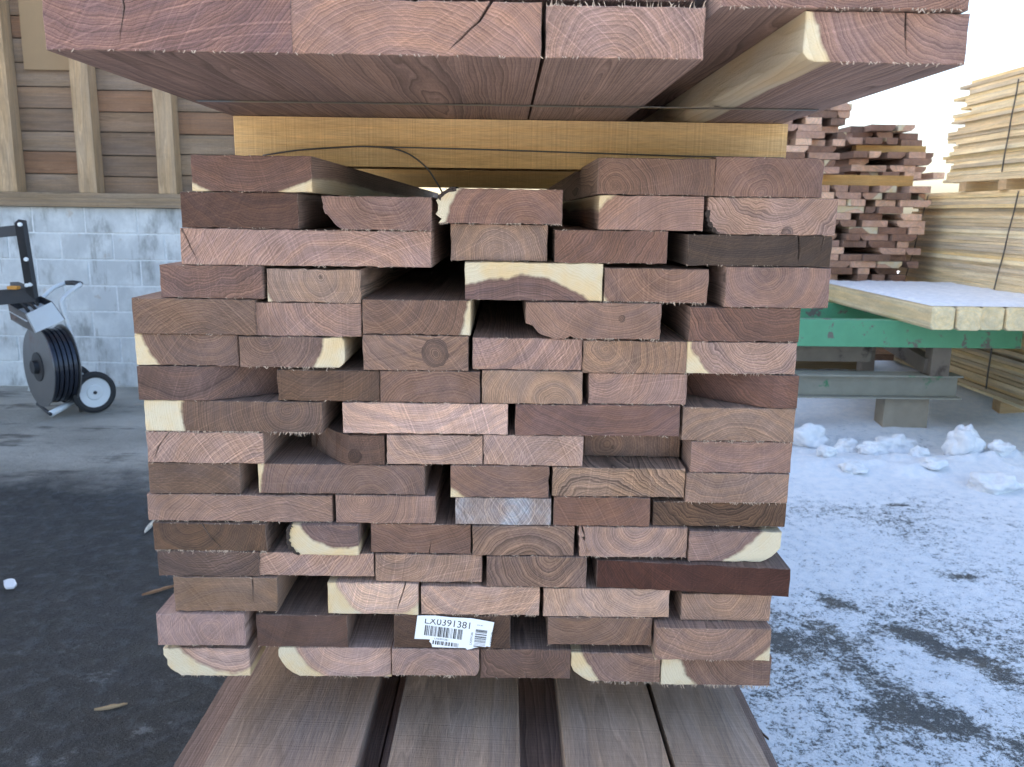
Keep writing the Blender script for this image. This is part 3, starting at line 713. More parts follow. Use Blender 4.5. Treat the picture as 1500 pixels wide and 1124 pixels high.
rows = 0; z = LZ-.055; k_ = 0
while z > .14:
    rows += 1; x = at_z(253, 1124, LZ-.055).x if rows == 1 else -.52+random.uniform(-.02, .02); ci = 0
    xe = lowx(1128)+.01
    while x < xe-.06:
        wv = random.uniform(.13, .24); wv = min(wv, xe-x) if xe-x-wv > .09 else xe-x; ci += 1
        me = prism_mesh('lumber_board', [(-wv/2, 0), (wv/2-.004, 0), (wv/2-.004, .053), (-wv/2, .053)], 2.6, step=.05)
        set_wood(me, (random.uniform(-.1, .1), random.uniform(-.2, .2)), random.choice([(128, 106, 98), (142, 118, 108), (112, 88, 78)]), stain=.3)
        tag(link('lumber_board', me, WOOD, None, (x+wv/2, .93+random.uniform(-.02, .03), z-.053)),
            f'brown board, {ORD[ci]} from left in {ORD[rows+1]} layer of the lower pack', 'board', 'boards of the lower pack')
        x += wv
    z -= .054
for Yb_, nm in ((1.25, 'front'), (2.9, 'rear')):
    me = prism_mesh('ground_bunk', [(-.05, 0), (.05, 0), (.05, z+.001), (-.05, z+.001)], 1.0, step=.05); set_wood(me, (0, -.2), (120, 105, 90), keep=1)
    tag(link('ground_bunk', me, WOOD, None, (-.5, Yb_, 0), RX), f'{nm} timber bunk carrying the lower pack off the ground', 'bunk')

# ------------------------------------------------------------------ barcode label
host, Lf = tag_host
YTG = host.location.y-.0035
def tp(px, py): q = at_y(px, py, YTG); return Vector((q.x, q.z))
tagroot = empty('paper_label', (host.location.x, YTG, host.location.z))
tag(tagroot, 'torn white barcode label reading LX0391381 stapled to a dark board', 'label')
def onlabel(pts3, name, mat, off):
    vs = [(p.x-tagroot.location.x, off+dy, p.y-tagroot.location.z) for p, dy in pts3]; return vs
outl = [(611.5, 902), (637, 902), (660, 904.5), (690, 906), (703, 908), (724, 912), (721, 926), (718, 948), (713, 947), (709, 949), (702, 948), (696, 949), (690, 951), (684, 952), (682, 949.5), (660, 949), (633, 948), (632, 943), (629, 940), (630, 937), (625, 936.5), (607, 936)]
vs = []
for a, b in outl:
    p = tp(a, b); vs.append((p.x-tagroot.location.x, 0, p.y-tagroot.location.z))
n = len(vs); vs += [(x, .0004, z_) for x, y_, z_ in vs]
me = mesh('sheet', vs, [tuple(range(n)), tuple(range(n, 2*n))[::-1]] + [(i, n+i, n+(i+1) % n, (i+1) % n) for i in range(n)])
link('sheet', me, PAPER, tagroot)
# print lies along the label's own tilted axes
A0, A1, A2 = tp(607, 936), tp(724, 951), tp(611.5, 902)
ex = (A1-A0).normalized(); ez = Vector((-ex.y, ex.x)); mpp = (A1-A0).length/117.95
def lab(u, v): return A0+ex*(u*mpp)+ez*(v*mpp)      # label coordinates in photo pixels
def bars(name, u0, v0, u1, v1, nb, horiz=False, dens=.55):
    vs, fs = [], []; rnd = random.Random(name+str(u0)); t = 0.0; tot = 1.0
    ws = [rnd.choice([1, 1, 2, 3]) for _ in range(nb*2)]; sm = sum(ws); acc = 0
    for i, w_ in enumerate(ws):
        a, b = acc/sm, (acc+w_*(1 if i % 2 == 0 else 1))/sm; acc += w_
        if i % 2: continue
        q = [lab(u0+(u1-u0)*a, v0), lab(u0+(u1-u0)*b, v0), lab(u0+(u1-u0)*b, v1), lab(u0+(u1-u0)*a, v1)] if not horiz else \
            [lab(u0, v0+(v1-v0)*a), lab(u1, v0+(v1-v0)*a), lab(u1, v0+(v1-v0)*b), lab(u0, v0+(v1-v0)*b)]
        k0 = len(vs); vs += [(p.x-tagroot.location.x, -.0002, p.y-tagroot.location.z) for p in q]; fs.append((k0, k0+1, k0+2, k0+3))
    link(name, mesh(name, vs, fs), INK, tagroot)
bars('barcode', 13, 8, 69, 24, 30)
bars('barcode_lower', 27, -4.5, 66, 1.6, 18)
bars('barcode_side', 87, 0, 104, 28, 16, True)
def text(s, u, v, h, rot90=False, clip=None, name='print', fit=None):
    cu = bpy.data.curves.new('t', 'FONT'); cu.body = s; cu.size = 1; ob = bpy.data.objects.new('t', cu); C.objects.link(ob)
    me = bpy.data.meshes.new_from_object(ob.evaluated_get(bpy.context.evaluated_depsgraph_get())); bpy.data.objects.remove(ob)
    xs_ = [p.co.x for p in me.vertices]; sc = h/.70; fx = fit/((max(xs_)-min(xs_))*sc) if fit else 1
    if clip is not None:
        bm = bmesh.new(); bm.from_mesh(me); c0 = clip/sc
        bmesh.ops.bisect_plane(bm, geom=bm.verts[:]+bm.edges[:]+bm.faces[:], plane_co=(0, c0, 0), plane_no=(-.075, 1, 0), clear_outer=True); bm.to_mesh(me); bm.free()
    for p in me.vertices:
        x, y_ = (p.co.x-min(xs_))*sc*fx, p.co.y*sc
        q = lab(u+x, v+y_) if not rot90 else lab(u-y_, v+x)
        p.co = (q.x-tagroot.location.x, -.00022, q.y-tagroot.location.z)
    link(name, me, INK, tagroot)
text('LX0391381', 12, 26.6, 10.5, clip=7.2, name='number_print', fit=66)
text('LX0391381', 29, 3.6, 2.6, name='small_number_print', fit=20)
text('LX0391381', 84, 2, 3.2, True, name='side_number_print')
text('LX0391381', 113, 6, 3.2, True, name='side_number_print')
text('0391381', 88, 33.5, 1.8, name='small_number_print')

# ------------------------------------------------------------------ strapping cart by the wall
cp = at_z(96, 604, 0); YC = cp.y
vdir = Vector((CAM.x-cp.x, CAM.y-cp.y, 0)).normalized(); udir = Vector((-vdir.y, vdir.x, 0))
cart = empty('strapping_cart', (cp.x, cp.y, 0)); M_ = Matrix(((udir.x, -vdir.x, 0), (udir.y, -vdir.y, 0), (0, 0, 1)))
cart.rotation_euler = M_.to_euler()      # local x: right in the picture, y: away from the viewer, z: up
tag(cart, 'white tubular strapping cart with a black strap reel and tool tray', 'cart')
KS = 1/((at_y(101, 560, YC)-at_y(100, 560, YC)).length)
def cl(zx, zy, w=0.0):   # crop coordinates (x 5.62, origin 0,420) -> local
    px, py = zx/5.62, 420+zy/5.62
    dpt = CAM + ray(px, py)*1.0; d = ray(px, py)
    pn = cp + vdir*w; t = (pn-CAM).dot(vdir)/d.dot(vdir); q = CAM+d*t-cp
    return Vector((q.dot(udir), -w, q.z))
ra = Vector((.94, .34, 0)).normalized()                           # reel axis, from near flange to far flange
c0 = cl(318, 660, .06)
def disc_mesh(c, ax, prof, seg=48, caps=True):
    """lathe: prof = (offset along axis, radius)"""
    a = ax.cross(Vector((0, 0, 1))).normalized(); b = a.cross(ax); vs, fs = [], []
    for (o_, r_) in prof:
        for i in range(seg):
            t = 2*math.pi*i/seg; vs.append(c+ax*o_+(a*math.cos(t)+b*math.sin(t))*r_)
    for k in range(len(prof)-1):
        for i in range(seg): fs.append((k*seg+i, k*seg+(i+1) % seg, (k+1)*seg+(i+1) % seg, (k+1)*seg+i))
    if caps: fs += [tuple(range(seg))[::-1], tuple(range((len(prof)-1)*seg, len(prof)*seg))]
    return mesh('disc', vs, fs)
RR = (cl(318, 330).z-cl(318, 985).z)/2
reel = link('strap_reel', disc_mesh(c0, ra, [(-.003, RR*.96), (-.003, RR), (.004, RR), (.004, RR*.5)]), REEL_MT, cart)
link('flange', disc_mesh(c0+ra*.17, ra, [(-.002, RR*.5), (-.002, RR), (.004, RR), (.004, RR*.5)]), REEL_MT, reel)
prof = [(.006, .2*RR)]
for i in range(5):
    a_ = .010+i*.031; prof += [(a_, .80*RR), (a_+.003, RR*(.93-.012*(i % 2))), (a_+.025, RR*(.93-.012*(i % 2))), (a_+.028, .80*RR)]
link('strap_coil', disc_mesh(c0, ra, prof), COIL, reel)
link('hub', disc_mesh(c0-ra*.012, ra, [(-.03, .02), (-.03, .045), (.02, .05), (.02, .02)], 20), STEEL_DK, reel)
link('hub_plate', disc_mesh(c0-ra*.006, ra, [(-.004, .05), (-.004, .10), (.003, .10), (.003, .05)], 28), STEEL_DK, reel)
def rod(name, pts, r, mat, sm=True, par=None): return link(name, tube_mesh(smooth_path(pts, 6) if sm else pts, r, 10), mat, par or cart)
rod('frame_tube', [cl(634, 870, .0), cl(606, 520, .0), cl(548, 290, .0), cl(505, 150, .0), cl(520, 95, -.02), cl(580, 40, -.12), cl(665, -18, -.20)], .0165, WHITE_MT)
rod('frame_tube', [cl(250, 860, -.2), cl(330, 400, -.25), cl(345, 130, -.26), cl(385, 60, -.28), cl(460, 0, -.32), cl(545, -30, -.36)], .0165, WHITE_MT)
rod('handle_grip', [cl(545, -30, -.36), cl(600, -32, -.28), cl(665, -22, -.20)], .018, STEEL_DK, False)
rod('retainer_rod', [cl(440, 595, .16), cl(520, 555, .06), cl(600, 510, -.03)], .006, REEL_MT, False)
def plate(name, q, th, mat, par=None):
    q = [Vector(v) for v in q]; nrm_ = (q[1]-q[0]).cross(q[2]-q[0]).normalized()*th
    vs = q+[v+nrm_ for v in q]; n = len(q)
    return link(name, mesh(name, vs, [tuple(range(n))[::-1], tuple(range(n, 2*n))]+[(i, (i+1) % n, n+(i+1) % n, n+i) for i in range(n)]), mat, par or cart)
A, B, Cc, Dd = cl(212, 228, .22), cl(425, 125, .02), cl(532, 272, .02), cl(292, 382, .22)
E, F = cl(68, 145, .12), cl(95, 275, .12); G = cl(330, 80, -.1); Fm = cl(185, 330, .16)
tray = plate('tool_tray', [A, B, Cc, Dd], .004, WHITE_MT)
plate('tray_end', [E, A, Dd, Fm, F], .004, REEL_MT, tray)
plate('tray_back', [E, G, G-Vector((0, 0, .10)), F], .004, STEEL_DK, tray)
plate('tray_side', [G, B, Cc, G-Vector((0, 0, .12))], .004, STEEL_DK, tray)
flo = [A-Vector((0, 0, .05)), B-Vector((0, 0, .05)), G-Vector((0, 0, .05)), E-Vector((0, 0, .05))]
plate('tray_floor', flo, .003, WHITE_MT, tray)
for a_, b_ in (((150, 120), (235, 205)), ((175, 118), (300, 190)), ((270, 95), (310, 150))):
    p0, p1 = cl(*a_, .03), cl(*b_, .13); rod('tensioner_handle', [p0, (p0+p1)/2+Vector((0, 0, .012)), p1], .011, RUBBER)
rod('base_bar', [cl(415, 1050, .20), cl(635, 930, -.02)], .022, WHITE_MT, False)
rod('base_bar', [cl(415, 1052, .22), cl(310, 965, -.05)], .012, STEEL_DK, False)
rod('base_bar', [cl(310, 965, -.05), cl(632, 860, -.05)], .014, STEEL_DK, False)
wa = Vector((.32, -.95, 0)).normalized(); w1 = cl(775, 868, .10); RW = .105
WR = max(.1, w1.z-.001)
for wc_ in (w1, w1-wa*.40):
    wc_ = Vector((wc_.x, wc_.y, WR))
    wh = link('wheel', disc_mesh(wc_, wa, [(-.006, .012), (-.006, .05), (-.012, .056), (-.016, WR*.74), (.016, WR*.74), (.010, .056), (.016, .05), (.016, .012)], 36), WHITE_MT, cart)
    link('tyre', disc_mesh(wc_, wa, [(-.022, WR*.72), (-.027, WR*.86), (-.018, WR*.98), (0, WR), (.018, WR*.98), (.027, WR*.86), (.022, WR*.72), (-.022, WR*.72)], 40, False), RUBBER, wh)
    link('axle_nut', disc_mesh(wc_, wa, [(.014, .004), (.014, .012), (.024, .012), (.024, .004)], 8), STEEL_DK, wh)
w2 = w1-wa*.40
rod('axle', [Vector((w1.x, w1.y, WR)), Vector((w2.x, w2.y, WR))], .009, STEEL_DK, False)
rod('foot_peg', [cl(655, 930, .03), Vector((cl(660, 985, .03).x, -.03, .0))], .012, REEL_MT, False)

# ------------------------------------------------------------------ dark steel rack at the left edge
YR = 5.15
rk = at_y(40, 438, YR); rack = empty('steel_rack', (rk.x, rk.y, 0))
tag(rack, 'dark bolted steel angle rack against the block wall at the left edge', 'rack')
def rl(px, py, Y): return at_y(px, py, Y)-rack.location
def barm(a, b, wd, hh):
    a, b = Vector(a), Vector(b); t = (b-a).normalized(); up = Vector((0, 0, 1)) if abs(t.z) < .8 else Vector((1, 0, 0))
    s_ = t.cross(up).normalized(); u_ = s_.cross(t); vs = []
    for p in (a, b):
        for i, j in ((-1, -1), (1, -1), (1, 1), (-1, 1)): vs.append(p+s_*wd/2*i+u_*hh/2*j)
    return mesh('bar', vs, [(0, 1, 2, 3), (7, 6, 5, 4), (0, 4, 5, 1), (1, 5, 6, 2), (2, 6, 7, 3), (3, 7, 4, 0)])
link('upright', barm(rl(30, 325, YR-.2), rl(48, 436, YR), .05, .045), STEEL_DK, rack)
for a, b, hh in (((33, 337), (-190, 360), .06), ((50, 431), (-190, 455), .085)):
    p = rl(*a, YR-.1 if hh < .07 else YR); q = rl(*b, YR-.2 if hh < .07 else YR-.4)
    link('rail', barm(p, q, .05, hh), STEEL_DK, rack)
p = rl(47, 432, YR); link('rail', barm(p, p+Vector((-.5, .7, -.02)), .05, .07), STEEL_DK, rack)
for xx, yy in ((-1.0, -.35), (-1.0, .6)):
    link('leg', boxv(xx-.03, xx+.03, yy-.03, yy+.03, -rack.location.z, rl(40, 330, YR).z), STEEL_DK, rack)
for a, yy in (((30, 329), YR-.24), ((39, 380), YR-.135), ((45, 417), YR-.06), ((40, 418), YR-.06)):
    q = rl(*a, yy); me = disc_mesh(q, Vector((.1, -1, 0)).normalized(), [(0, .012), (.012, .012), (.014, .006)], 10); link('bolt', me, WHITE_MT, rack)
q = at_y(20, 421, YR-.12); o = link('orange_tool', boxv(-.03, .03, -.02, .02, 0, .02, .004), ORANGE, None, (q.x, q.y, rl(20, 424, YR-.12).z)); tag(o, 'small orange-yellow tool lying on the dark steel rack', 'tool')

# ------------------------------------------------------------------ debris on the ground
def sliver(px0, py0, px1, py1, wd, th, base, label, mat=None):
    a, b = at_z(px0, py0, .006), at_z(px1, py1, .006); d = b-a; L_ = d.length; vs, fs = [], []; m = 8
    for i in range(m+1):
        t = i/m; r_ = wd*(math.sin(math.pi*min(1, .03+t*.955))**.9*(1-.35*t))*(1+.10*random.uniform(-1, 1))/2
        vs += [(-r_, L_*t, .0), (r_, L_*t, .0), (r_*.6, L_*t, th), (-r_*.6, L_*t, th*random.uniform(.7, 1.2))]
    for i in range(m):
        for j in range(4): fs.append((i*4+j, i*4+(j+1) % 4, (i+1)*4+(j+1) % 4, (i+1)*4+j))
    fs += [(3, 2, 1, 0), (m*4, m*4+1, m*4+2, m*4+3)]
    me = mesh('wood_sliver', vs, fs); set_wood(me, (0, -.3), base, keep=1)
    tag(link('wood_sliver', me, mat or WOOD, None, (a.x, a.y, .006), (0, 0, math.atan2(-d.x, d.y))), label, 'sliver', 'wood slivers on the ground')
sliver(138, 1041, 187, 1032, .022, .006, (170, 150, 120), 'pale wood sliver on dark asphalt, nearest the lower left corner')
sliver(208, 873, 262, 857, .022, .008, (176, 140, 110), 'tan wood sliver poking out left of the pack')
sliver(212, 781, 226, 762, .03, .006, (225, 220, 205), 'small white splinter on the asphalt left of the pack')
sliver(1106, 1066, 1126, 1086, .012, .008, (100, 80, 66), 'dark twig on the snow beside the lower pack')
sliver(1140, 655, 1185, 643, .02, .01, (190, 170, 130), 'straw-coloured stick on the snow right of the pack')
sliver(1255, 634, 1285, 627, .02, .01, (200, 175, 120), 'yellow stick stuck in the snow lumps')
p = at_z(15, 858, .006)
ol = [(-.016, -.045), (.008, -.050), (.020, -.030), (.018, .020), (.010, .042), (-.006, .048), (-.019, .030), (-.021, -.015)]; n = len(ol)
me = mesh('chip', [(a, b, .001+.004*abs(a)/.02) for a, b in ol]+[(a, b, .006+.006*abs(a)/.02) for a, b in ol], [tuple(range(n))[::-1], tuple(range(n, 2*n))]+[(i, (i+1) % n, n+(i+1) % n, n+i) for i in range(n)])
tag(link('paper_scrap', me, PAPER, None, (p.x, p.y, .008), (0, 0, .6)), 'small white scrap on the dark asphalt at the left edge', 'scrap')

# ------------------------------------------------------------------ snow lumps
SN2 = NT('lump_snow'); pp = SN2.pos(); SN2.col(SN2.mix(SN2.step(SN2.noise(pp, 25, 4), .3, .7), (.74, .77, .81), (.87, .88, .89))); SN2.rough(.6)
SN2.bump(SN2.math('ADD', SN2.noise(pp, 90, 4, .7), SN2.noise(pp, 22, 3)), .7, .008); SN2 = SN2.m
LUMPS = [(1188, 648, 27, 21, 'rounded snow lump right beside the stacked boards'), (1240, 660, 17, 12, 'small snow lump second from the pack'), (1312, 658, 26, 17, 'angular snow lump with a straw-coloured stick behind it'),
         (1409, 672, 23, 28, 'tall knobbly snow chunk standing alone'), (1455, 712, 32, 16, 'flat smooth snow lump nearest the right edge'), (1275, 668, 18, 12, 'small snow lump in the middle of the ridge'),
         (1462, 676, 17, 11, 'small snow lump behind the flat one'), (1250, 690, 20, 8, 'low crumbled snow lump in front of the ridge'), (1365, 690, 18, 8, 'low crumbled snow lump below the tall chunk'), (1210, 676, 14, 8, 'tiny snow lump near the pack'), (1345, 672, 13, 9, 'tiny snow lump left of the tall chunk')]
for i, (px, py, rx, rz, labl) in enumerate(LUMPS):
    q = at_z(px, py, .03); s_ = (at_z(px+1, py, .03)-q).length
    bm = bmesh.new(); bmesh.ops.create_icosphere(bm, subdivisions=4, radius=1)
    for v in bm.verts:
        c_ = v.co.copy(); f_ = 1+.42*noise.noise(c_*1.3+Vector((i*5, 0, 0)))+.22*noise.noise(c_*3.1+Vector((i*9, 3, 0)))+.09*noise.noise(c_*8)
        v.co = Vector((c_.x*rx*s_*f_, c_.y*rx*s_*.8*f_, c_.z*rz*s_*f_))
    me = bpy.data.meshes.new('snow_lump'); bm.to_mesh(me); bm.free(); me.polygons.foreach_set('use_smooth', [True]*len(me.polygons))
    tag(link('snow_lump', me, SN2, None, (q.x, q.y, snow_h(q.x, q.y)[1]+rz*s_*.55)), labl, 'snow lump', 'snow lumps in front of the rack')

# ------------------------------------------------------------------ steel trestle with squared timbers
YG = 5.45
p0 = at_y(1130, 466, YG); zgt = at_y(1300, 470, YG).z; zgb = at_y(1300, 509, YG).z
xr = at_y(1497, 500, YG).x; xl = at_y(1120, 490, YG).x
tres = empty('steel_trestle', ((xl+xr)/2, YG, 0)); tag(tres, 'green painted steel trestle carrying squared timbers above the snow', 'trestle')
def ibeam(name, xa, xb, z0, z1, fl, mat, dy=0):
    tf, tw = .010, .010; o = tres.location
    ol = [(-fl/2, z0), (fl/2, z0), (fl/2, z0+tf), (tw/2, z0+tf), (tw/2, z1-tf), (fl/2, z1-tf), (fl/2, z1), (-fl/2, z1), (-fl/2, z1-tf), (-tw/2, z1-tf), (-tw/2, z0+tf), (-fl/2, z0+tf)]
    n = len(ol); vs = [(xa-o.x, a+dy, b) for a, b in ol]+[(xb-o.x, a+dy, b) for a, b in ol]
    return link(name, mesh(name, vs, [tuple(range(n)), tuple(range(n, 2*n))[::-1]]+[(i, n+i, n+(i+1) % n, (i+1) % n) for i in range(n)]), mat, tres)
def cbox(name, xa, xb, ya, yb, z0, z1, mat, b=.004): return link(name, boxv(xa-tres.location.x, xb-tres.location.x, ya-YG, yb-YG, z0, z1, b), mat, tres)
cbox('green_beam', xl, xr, YG, YG+.10, zgb, zgt, GREEN)
z1b, z1a = at_y(1300, 548, YG+.1).z, at_y(1300, 582, YG+.1).z
ibeam('lower_beam', xl, at_y(1404, 560, YG+.1).x, z1a, z1b, .16, GREEN_W, .12)
xp0, xp1 = at_y(1368, 530, YG).x, at_y(1396, 530, YG).x
cbox('post', xp0, xp1, YG+.03, YG+.13, z1b, zgb, BROWN_ST)
cbox('cross_tube', xl, at_y(1277, 520, YG+.2).x, YG+.2, YG+.32, at_y(1220, 530, YG+.2).z, zgb-.002, BROWN_ST)
qa, qb = at_y(1290, 520, YG+.5), at_y(1372, 545, YG+.1)
link('brace', barm(Vector((at_y(1282, 506, YG+.9).x, YG+.9, zgb-.03))-tres.location, Vector((xp0+.02, YG+.08, z1b+.06))-tres.location, .08, .10), BROWN_ST, tres)
cbox('foot_block', at_y(1300, 600, YG+.05).x, at_y(1366, 600, YG+.05).x, YG+.10, YG+.24, 0, z1a, TAN_ST)
cbox('foot_block', xl, xl+.25, YG+.05, YG+.25, 0, z1a, BROWN_ST)
cbox('rear_beam', xl, xr, YG+1.1, YG+1.2, zgb, zgt, GREEN)
for xx in (xl+.2, xp0): cbox('post', xx, xx+.1, YG+1.1, YG+1.2, 0, zgb, BROWN_ST)
YTM = 5.0; TS = (at_y(1400, 468, YTM).x-at_y(1363, 468, YTM).x)
tz = zgt+.002; th_ = at_y(1400, 451, YTM).z-at_y(1400, 485, YTM).z
xq = at_y(1363, 468, YTM).x
for i in range(7):
    r_ = .02
    ol = [(-TS/2+r_, 0), (TS/2-r_, 0), (TS/2-.004, r_*.4), (TS/2-.003, th_-r_*.5), (TS/2-r_, th_), (-TS/2+r_, th_), (-TS/2+.004, th_-r_*.6), (-TS/2+.003, r_*.9)]
    me = prism_mesh('squared_timber', ol, 1.95, step=.03, chamf=.004); set_wood(me, (random.uniform(-.03, .03), random.uniform(.02, .1)), random.choice([(232, 214, 174), (228, 208, 166), (224, 200, 156)]), keep=1, contr=.22, stain=.15, saw=.3, freq=110)
    o = link('squared_timber', me, WOOD, None, (xq+TS*(i+.5), YTM+random.uniform(-.02, .02), tz))
    tag(o, f'pale squared timber with snow on top, {ORD[i+1]} from left on the green trestle', 'timber', 'squared timbers on the trestle')
vs, fs = [], []; nx_, ny_ = 90, 40
for j in range(ny_+1):
    for i in range(nx_+1):
        x = xq+.01+(TS*7-.02)*i/nx_; y_ = YTM+.03+1.88*j/ny_
        e_ = min(1, i/3, (nx_-i)/3, j/2, (ny_-j)/2); gap = .5+.5*abs(math.sin(math.pi*(x-xq)/TS))**.4
        vs.append((x, y_, tz+th_+.002+e_*gap*(.014+.010*fbm(x, y_, 3, 6))))
for j in range(ny_):
    for i in range(nx_): a_ = j*(nx_+1)+i; fs.append((a_, a_+1, a_+nx_+2, a_+nx_+1))
tag(link('snow_layer', mesh('snow_layer', vs, fs, True), SN2), 'white snow layer lying on the squared timbers', 'snow', kind='stuff')

# ------------------------------------------------------------------ far walnut packs
BR = [(176, 142, 122), (194, 160, 140), (160, 126, 108), (206, 174, 152), (148, 112, 94), (184, 150, 134), (216, 186, 160), (140, 112, 98)]
def far_board(x, y, z, wd, th, L_, base, label, group, sap=9, rz=0):
    w_ = wd/2; ch = random.choice([0, 0, 0, 1, 2]); q = min(.03, wd*.2)
    ol = [(-w_, 0), (w_, 0), (w_, th), (-w_, th)]
    if ch == 1: ol = [(-w_+q, 0), (w_, 0), (w_, th), (-w_, th), (-w_, th*.55)]
    if ch == 2: ol = [(-w_, 0), (w_-q, 0), (w_, th*.5), (w_, th), (-w_, th)]
    me = prism_mesh('lumber_board', ol, L_, step=.08, jit=.001, chamf=.002)
    set_wood(me, (random.uniform(-.1, .1), random.uniform(-.12, .15)), base, sap=random.choice([9]*7+[.14]), contr=.8, stain=random.uniform(.1, .4))
    o = link('lumber_board', me, WOOD, None, (x, y, z), (0, 0, rz)); tag(o, label, 'board', group); return o
def far_pack(px0, pxtop, pxbot, pytop, pybot, Y, nm, group, stag=.09, L_=2.2, slope=0.0, gapp=.22, floor=None):
    zt, zb = at_y((px0+pxtop)/2, pytop, Y).z, at_y((px0+pxbot)/2, pybot, Y).z
    if floor is not None: zb = floor
    n = max(1, round((zt-zb)/.055)); th = (zt-zb)/n
    for r_ in range(n):
        z = zb+r_*th; t = r_/max(1, n-1)
        xl_ = at_y(px0, (pytop+pybot)/2, Y).x+random.uniform(-.04, .04); xr_ = at_y(pxbot+(pxtop-pxbot)*t, (pytop+pybot)/2, Y).x+random.uniform(-.06, .03)
        x = xl_; ci = 0
        while x < xr_-.06:
            wd = random.uniform(.11, .24); wd = min(wd, xr_-x) if xr_-x-wd > .07 else xr_-x
            ci += 1; rec = random.choice([0, .01, .03, random.uniform(0, stag), random.uniform(0, stag)])
            if random.random() > .10 or r_ in (0, n-1):
                far_board(x+wd/2, Y+rec, z+.0005, wd-random.choice([.003, .006, .03]), th-.002, L_, random.choice(BR), f'{ORD[ci]} board from left in {ORD[n-r_]} layer of the {nm}', group)
            x += wd+(random.uniform(.03, .1) if random.random() < gapp else 0)
    return zb, zt
YF = 7.0
zb, zt = far_pack(1100, 1352, 1330, 271, 528, YF, 'distant lower brown pack', 'boards of the distant lower brown pack', floor=at_y(1230, 528, YF).z)
# bunks under it, standing in the snow
for yy, nm in ((YF+.3, 'front'), (YF+1.7, 'rear')):
    me = prism_mesh('ground_bunk', [(-.06, 0), (.06, 0), (.06, zb-.001), (-.06, zb-.001)], at_y(1300, 500, YF).x-at_y(1100, 500, YF).x, step=.06); set_wood(me, (0, -.2), (150, 128, 98), keep=1)
    tag(link('ground_bunk', me, WOOD, None, (at_y(1100, 500, YF).x, yy, 0), RX), f'{nm} bunk under the distant lower brown pack', 'bunk')
def far_beam(px0, px1, yy, z0, z1, lab):
    xa, xb = at_y(px0, 262, yy).x, at_y(px1, 262, yy).x
    me = prism_mesh('cross_beam', [(-.05, 0), (.05, 0), (.05, z1-z0), (-.05, z1-z0)], xb-xa, step=.06); set_wood(me, (0, -.25), (200, 158, 100), keep=1, contr=.5)
    tag(link('cross_beam', me, WOOD, None, (xa, yy+.05, z0), RX), lab, 'beam', 'cross beams of the distant packs')
zs = zt+.085
far_beam(1130, 1338, YF+.12, zt+.001, zs-.001, 'tan cross beam between the distant brown packs, near end')
far_beam(1130, 1338, YF+1.9, zt+.001, zs-.001, 'tan cross beam between the distant brown packs, rear end')
far_pack(1110, 1256, 1234, 140, 254, YF-.05, 'tall distant brown pack', 'boards of the tall distant brown pack', floor=zs, gapp=.5, stag=.14)
z2 = at_y(1310, 214, YF+.6).z
zb2, zt2 = far_pack(1252, 1372, 1382, 222, 258, YF+.6, 'distant brown pack on the right', 'boards of the right distant brown pack', floor=zs, stag=.2)
far_beam(1250, 1352, YF+.75, zt2+.001, zt2+.06, 'tan sticker beam inside the right distant brown pack, near end')
far_beam(1250, 1352, YF+1.9, zt2+.001, zt2+.06, 'tan sticker beam inside the right distant brown pack, rear end')
far_pack(1250, 1352, 1366, 182, 215, YF+.65, 'topmost distant brown pack', 'boards of the topmost distant brown pack', floor=zt2+.062, stag=.2)

# ------------------------------------------------------------------ pale strapped packs on the right
XP = 3.55; YL = [(238, 218, 178), (232, 210, 170), (243, 226, 188), (224, 202, 164), (238, 212, 160), (216, 198, 168), (204, 188, 162)]
def pale_pack(z0, n, yfar, nm, y0=4.4, jit=.12, lean=0):
    z = z0
    for i in range(n):
        th = random.choice([.022, .024, .026, .026, .03]); wd = random.uniform(.22, .34); yf = yfar(i/max(1, n-1))+random.gauss(0, jit); L_ = yf-y0
        x = XP+random.choice([0, 0, .004, .01, .025, -.012])+random.uniform(-.004, .004)
        ol = [(0, 0), (wd, 0), (wd, th), (0, th)]
        me = prism_mesh('pale_board', ol, L_, step=0, chamf=.002)
        bm = bmesh.new(); bm.from_mesh(me)
        es = [e for e in bm.edges if abs(e.verts[0].co.y-e.verts[1].co.y) > .5]
        bmesh.ops.subdivide_edges(bm, edges=es, cuts=10, use_grid_fill=True)
        ph = random.uniform(0, 50); am = random.choice([.002, .003, .006])
        for v in bm.verts:
            v.co.z += max(-.0003, am*noise.noise((v.co.y*1.1+ph, 0, 0))) * (1 if v.co.z > th/2 else 0)*-1 - (.0 if v.co.z > th/2 else 0)
            v.co.x += .008*noise.noise((v.co.y*1.6+ph, 5, 0))
        bm.to_mesh(me); bm.free()
        set_wood(me, (random.uniform(-.1, .1), -.12), random.choice(YL), keep=1, contr=.8, stain=random.uniform(.1, .36), saw=.3, freq=120, dist=1.5)
        o = link('pale_board', me, WOOD, None, (x, y0, z)); tag(o, f'pale thin board, {ORD[n-i]} layer from the top of the {nm}', 'board', f'boards of the {nm}')
        z += th+.001
    return z
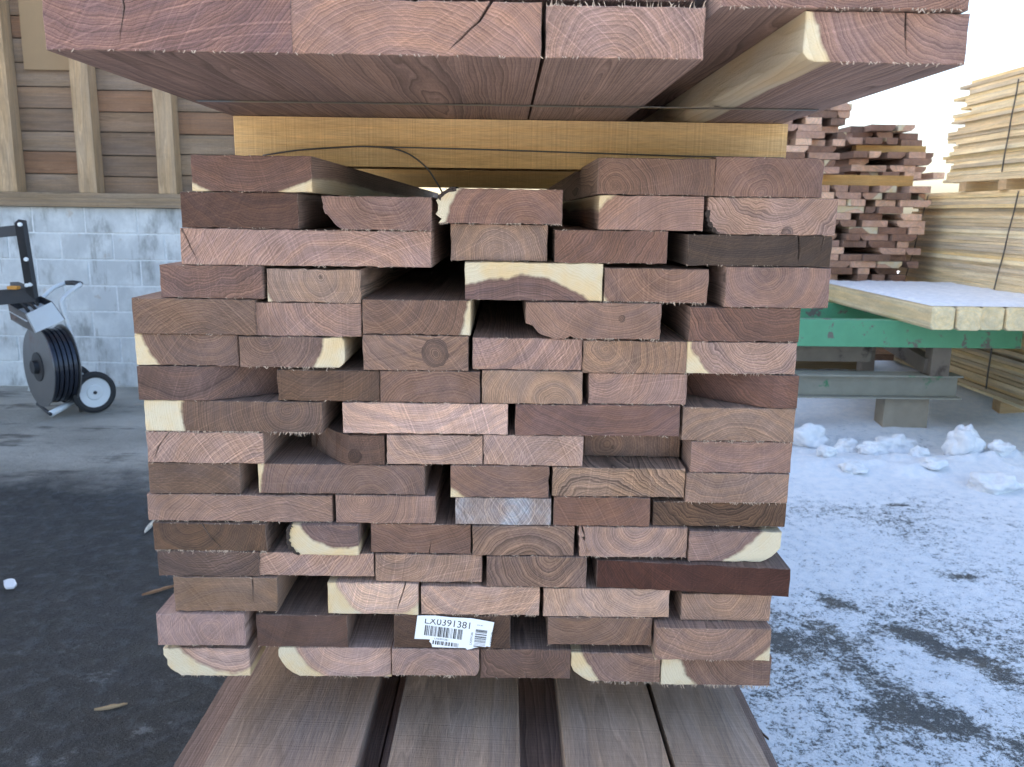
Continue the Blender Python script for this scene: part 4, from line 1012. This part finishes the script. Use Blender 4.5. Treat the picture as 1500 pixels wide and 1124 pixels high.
def pack_strap(px0, py0, px1, py1, lab):
    X_ = XP-.028
    def ax(px, py): d = ray(px, py); return CAM+d*((X_-CAM.x)/d.x)
    pts = [ax(px0+(px1-px0)*t, py0+(py1-py0)*t)+Vector((random.uniform(-.004, .006), 0, 0)) for t in (0, .2, .4, .6, .8, 1)]
    tag(link('pack_strap', tube_mesh(smooth_path(pts), .0055, 6), WIRE), lab, 'strap', 'straps on the pale packs')
def bunks(z0, z1, ys_, nm):
    for i, yy in enumerate(ys_):
        me = prism_mesh('pallet_block', [(-.05, 0), (.05, 0), (.05, z1-z0-.001), (-.05, z1-z0-.001)], .34, step=.04); set_wood(me, (0, -.2), (196, 166, 126), keep=1, contr=.5)
        tag(link('pallet_block', me, WOOD, None, (XP+.005, yy, z0+.0005), RX), f'{ORD[i+1]} nearest bunk block under the {nm}', 'bunk', f'bunks under the {nm}')
def ax(px, py): d = ray(px, py); return CAM+d*((XP-CAM.x)/d.x)
zlow = ax(1500, 600).z; zmt = ax(1500, 272).z; zmb = ax(1500, 447).z; zut = ax(1500, 100).z; zub = ax(1500, 254).z
print('pale pack z', zlow, zmb, zmt, zub, zut, 'far y', ax(1340, 275).y, ax(1310, 410).y, ax(1395, 200).y, ax(1395, 250).y)
zlow = max(.1, zlow)
nl = round((zmb-.10-zlow)/.0266); z = pale_pack(zlow, nl, lambda t: 7.7, 'bottom pale pack', jit=.05)
bunks(0, zlow, (4.7, 6.0, 7.2), 'bottom pale pack')
bunks(z, z+.085, (4.7, 5.72, 6.7), 'middle pale pack'); z += .085
nm_ = round((zmt-z)/.0266); z = pale_pack(z, nm_, lambda t: ax(1304, 412).y*(1-t)+ax(1345, 278).y*t, 'middle pale pack', jit=.07, lean=.01)
bunks(z, z+.075, (4.7, ax(1468, 262).y, ax(1410, 262).y), 'top pale pack'); z += .075
nu = round((zut-z)/.0266)+1; pale_pack(z, nu, lambda t: ax(1385, 245).y*(1-t)+ax(1412, 125).y*t, 'top pale pack', jit=.09, lean=.004)
pack_strap(1360, 286, 1326, 408, 'dark wire strap on the far end of the middle pale pack')
pack_strap(1493, 280, 1454, 432, 'dark wire strap on the near end of the middle pale pack')
pack_strap(1493, 116, 1467, 252, 'grey wire strap on the top pale pack')
pack_strap(1460, 440, 1445, 570, 'dark wire strap on the bottom pale pack')
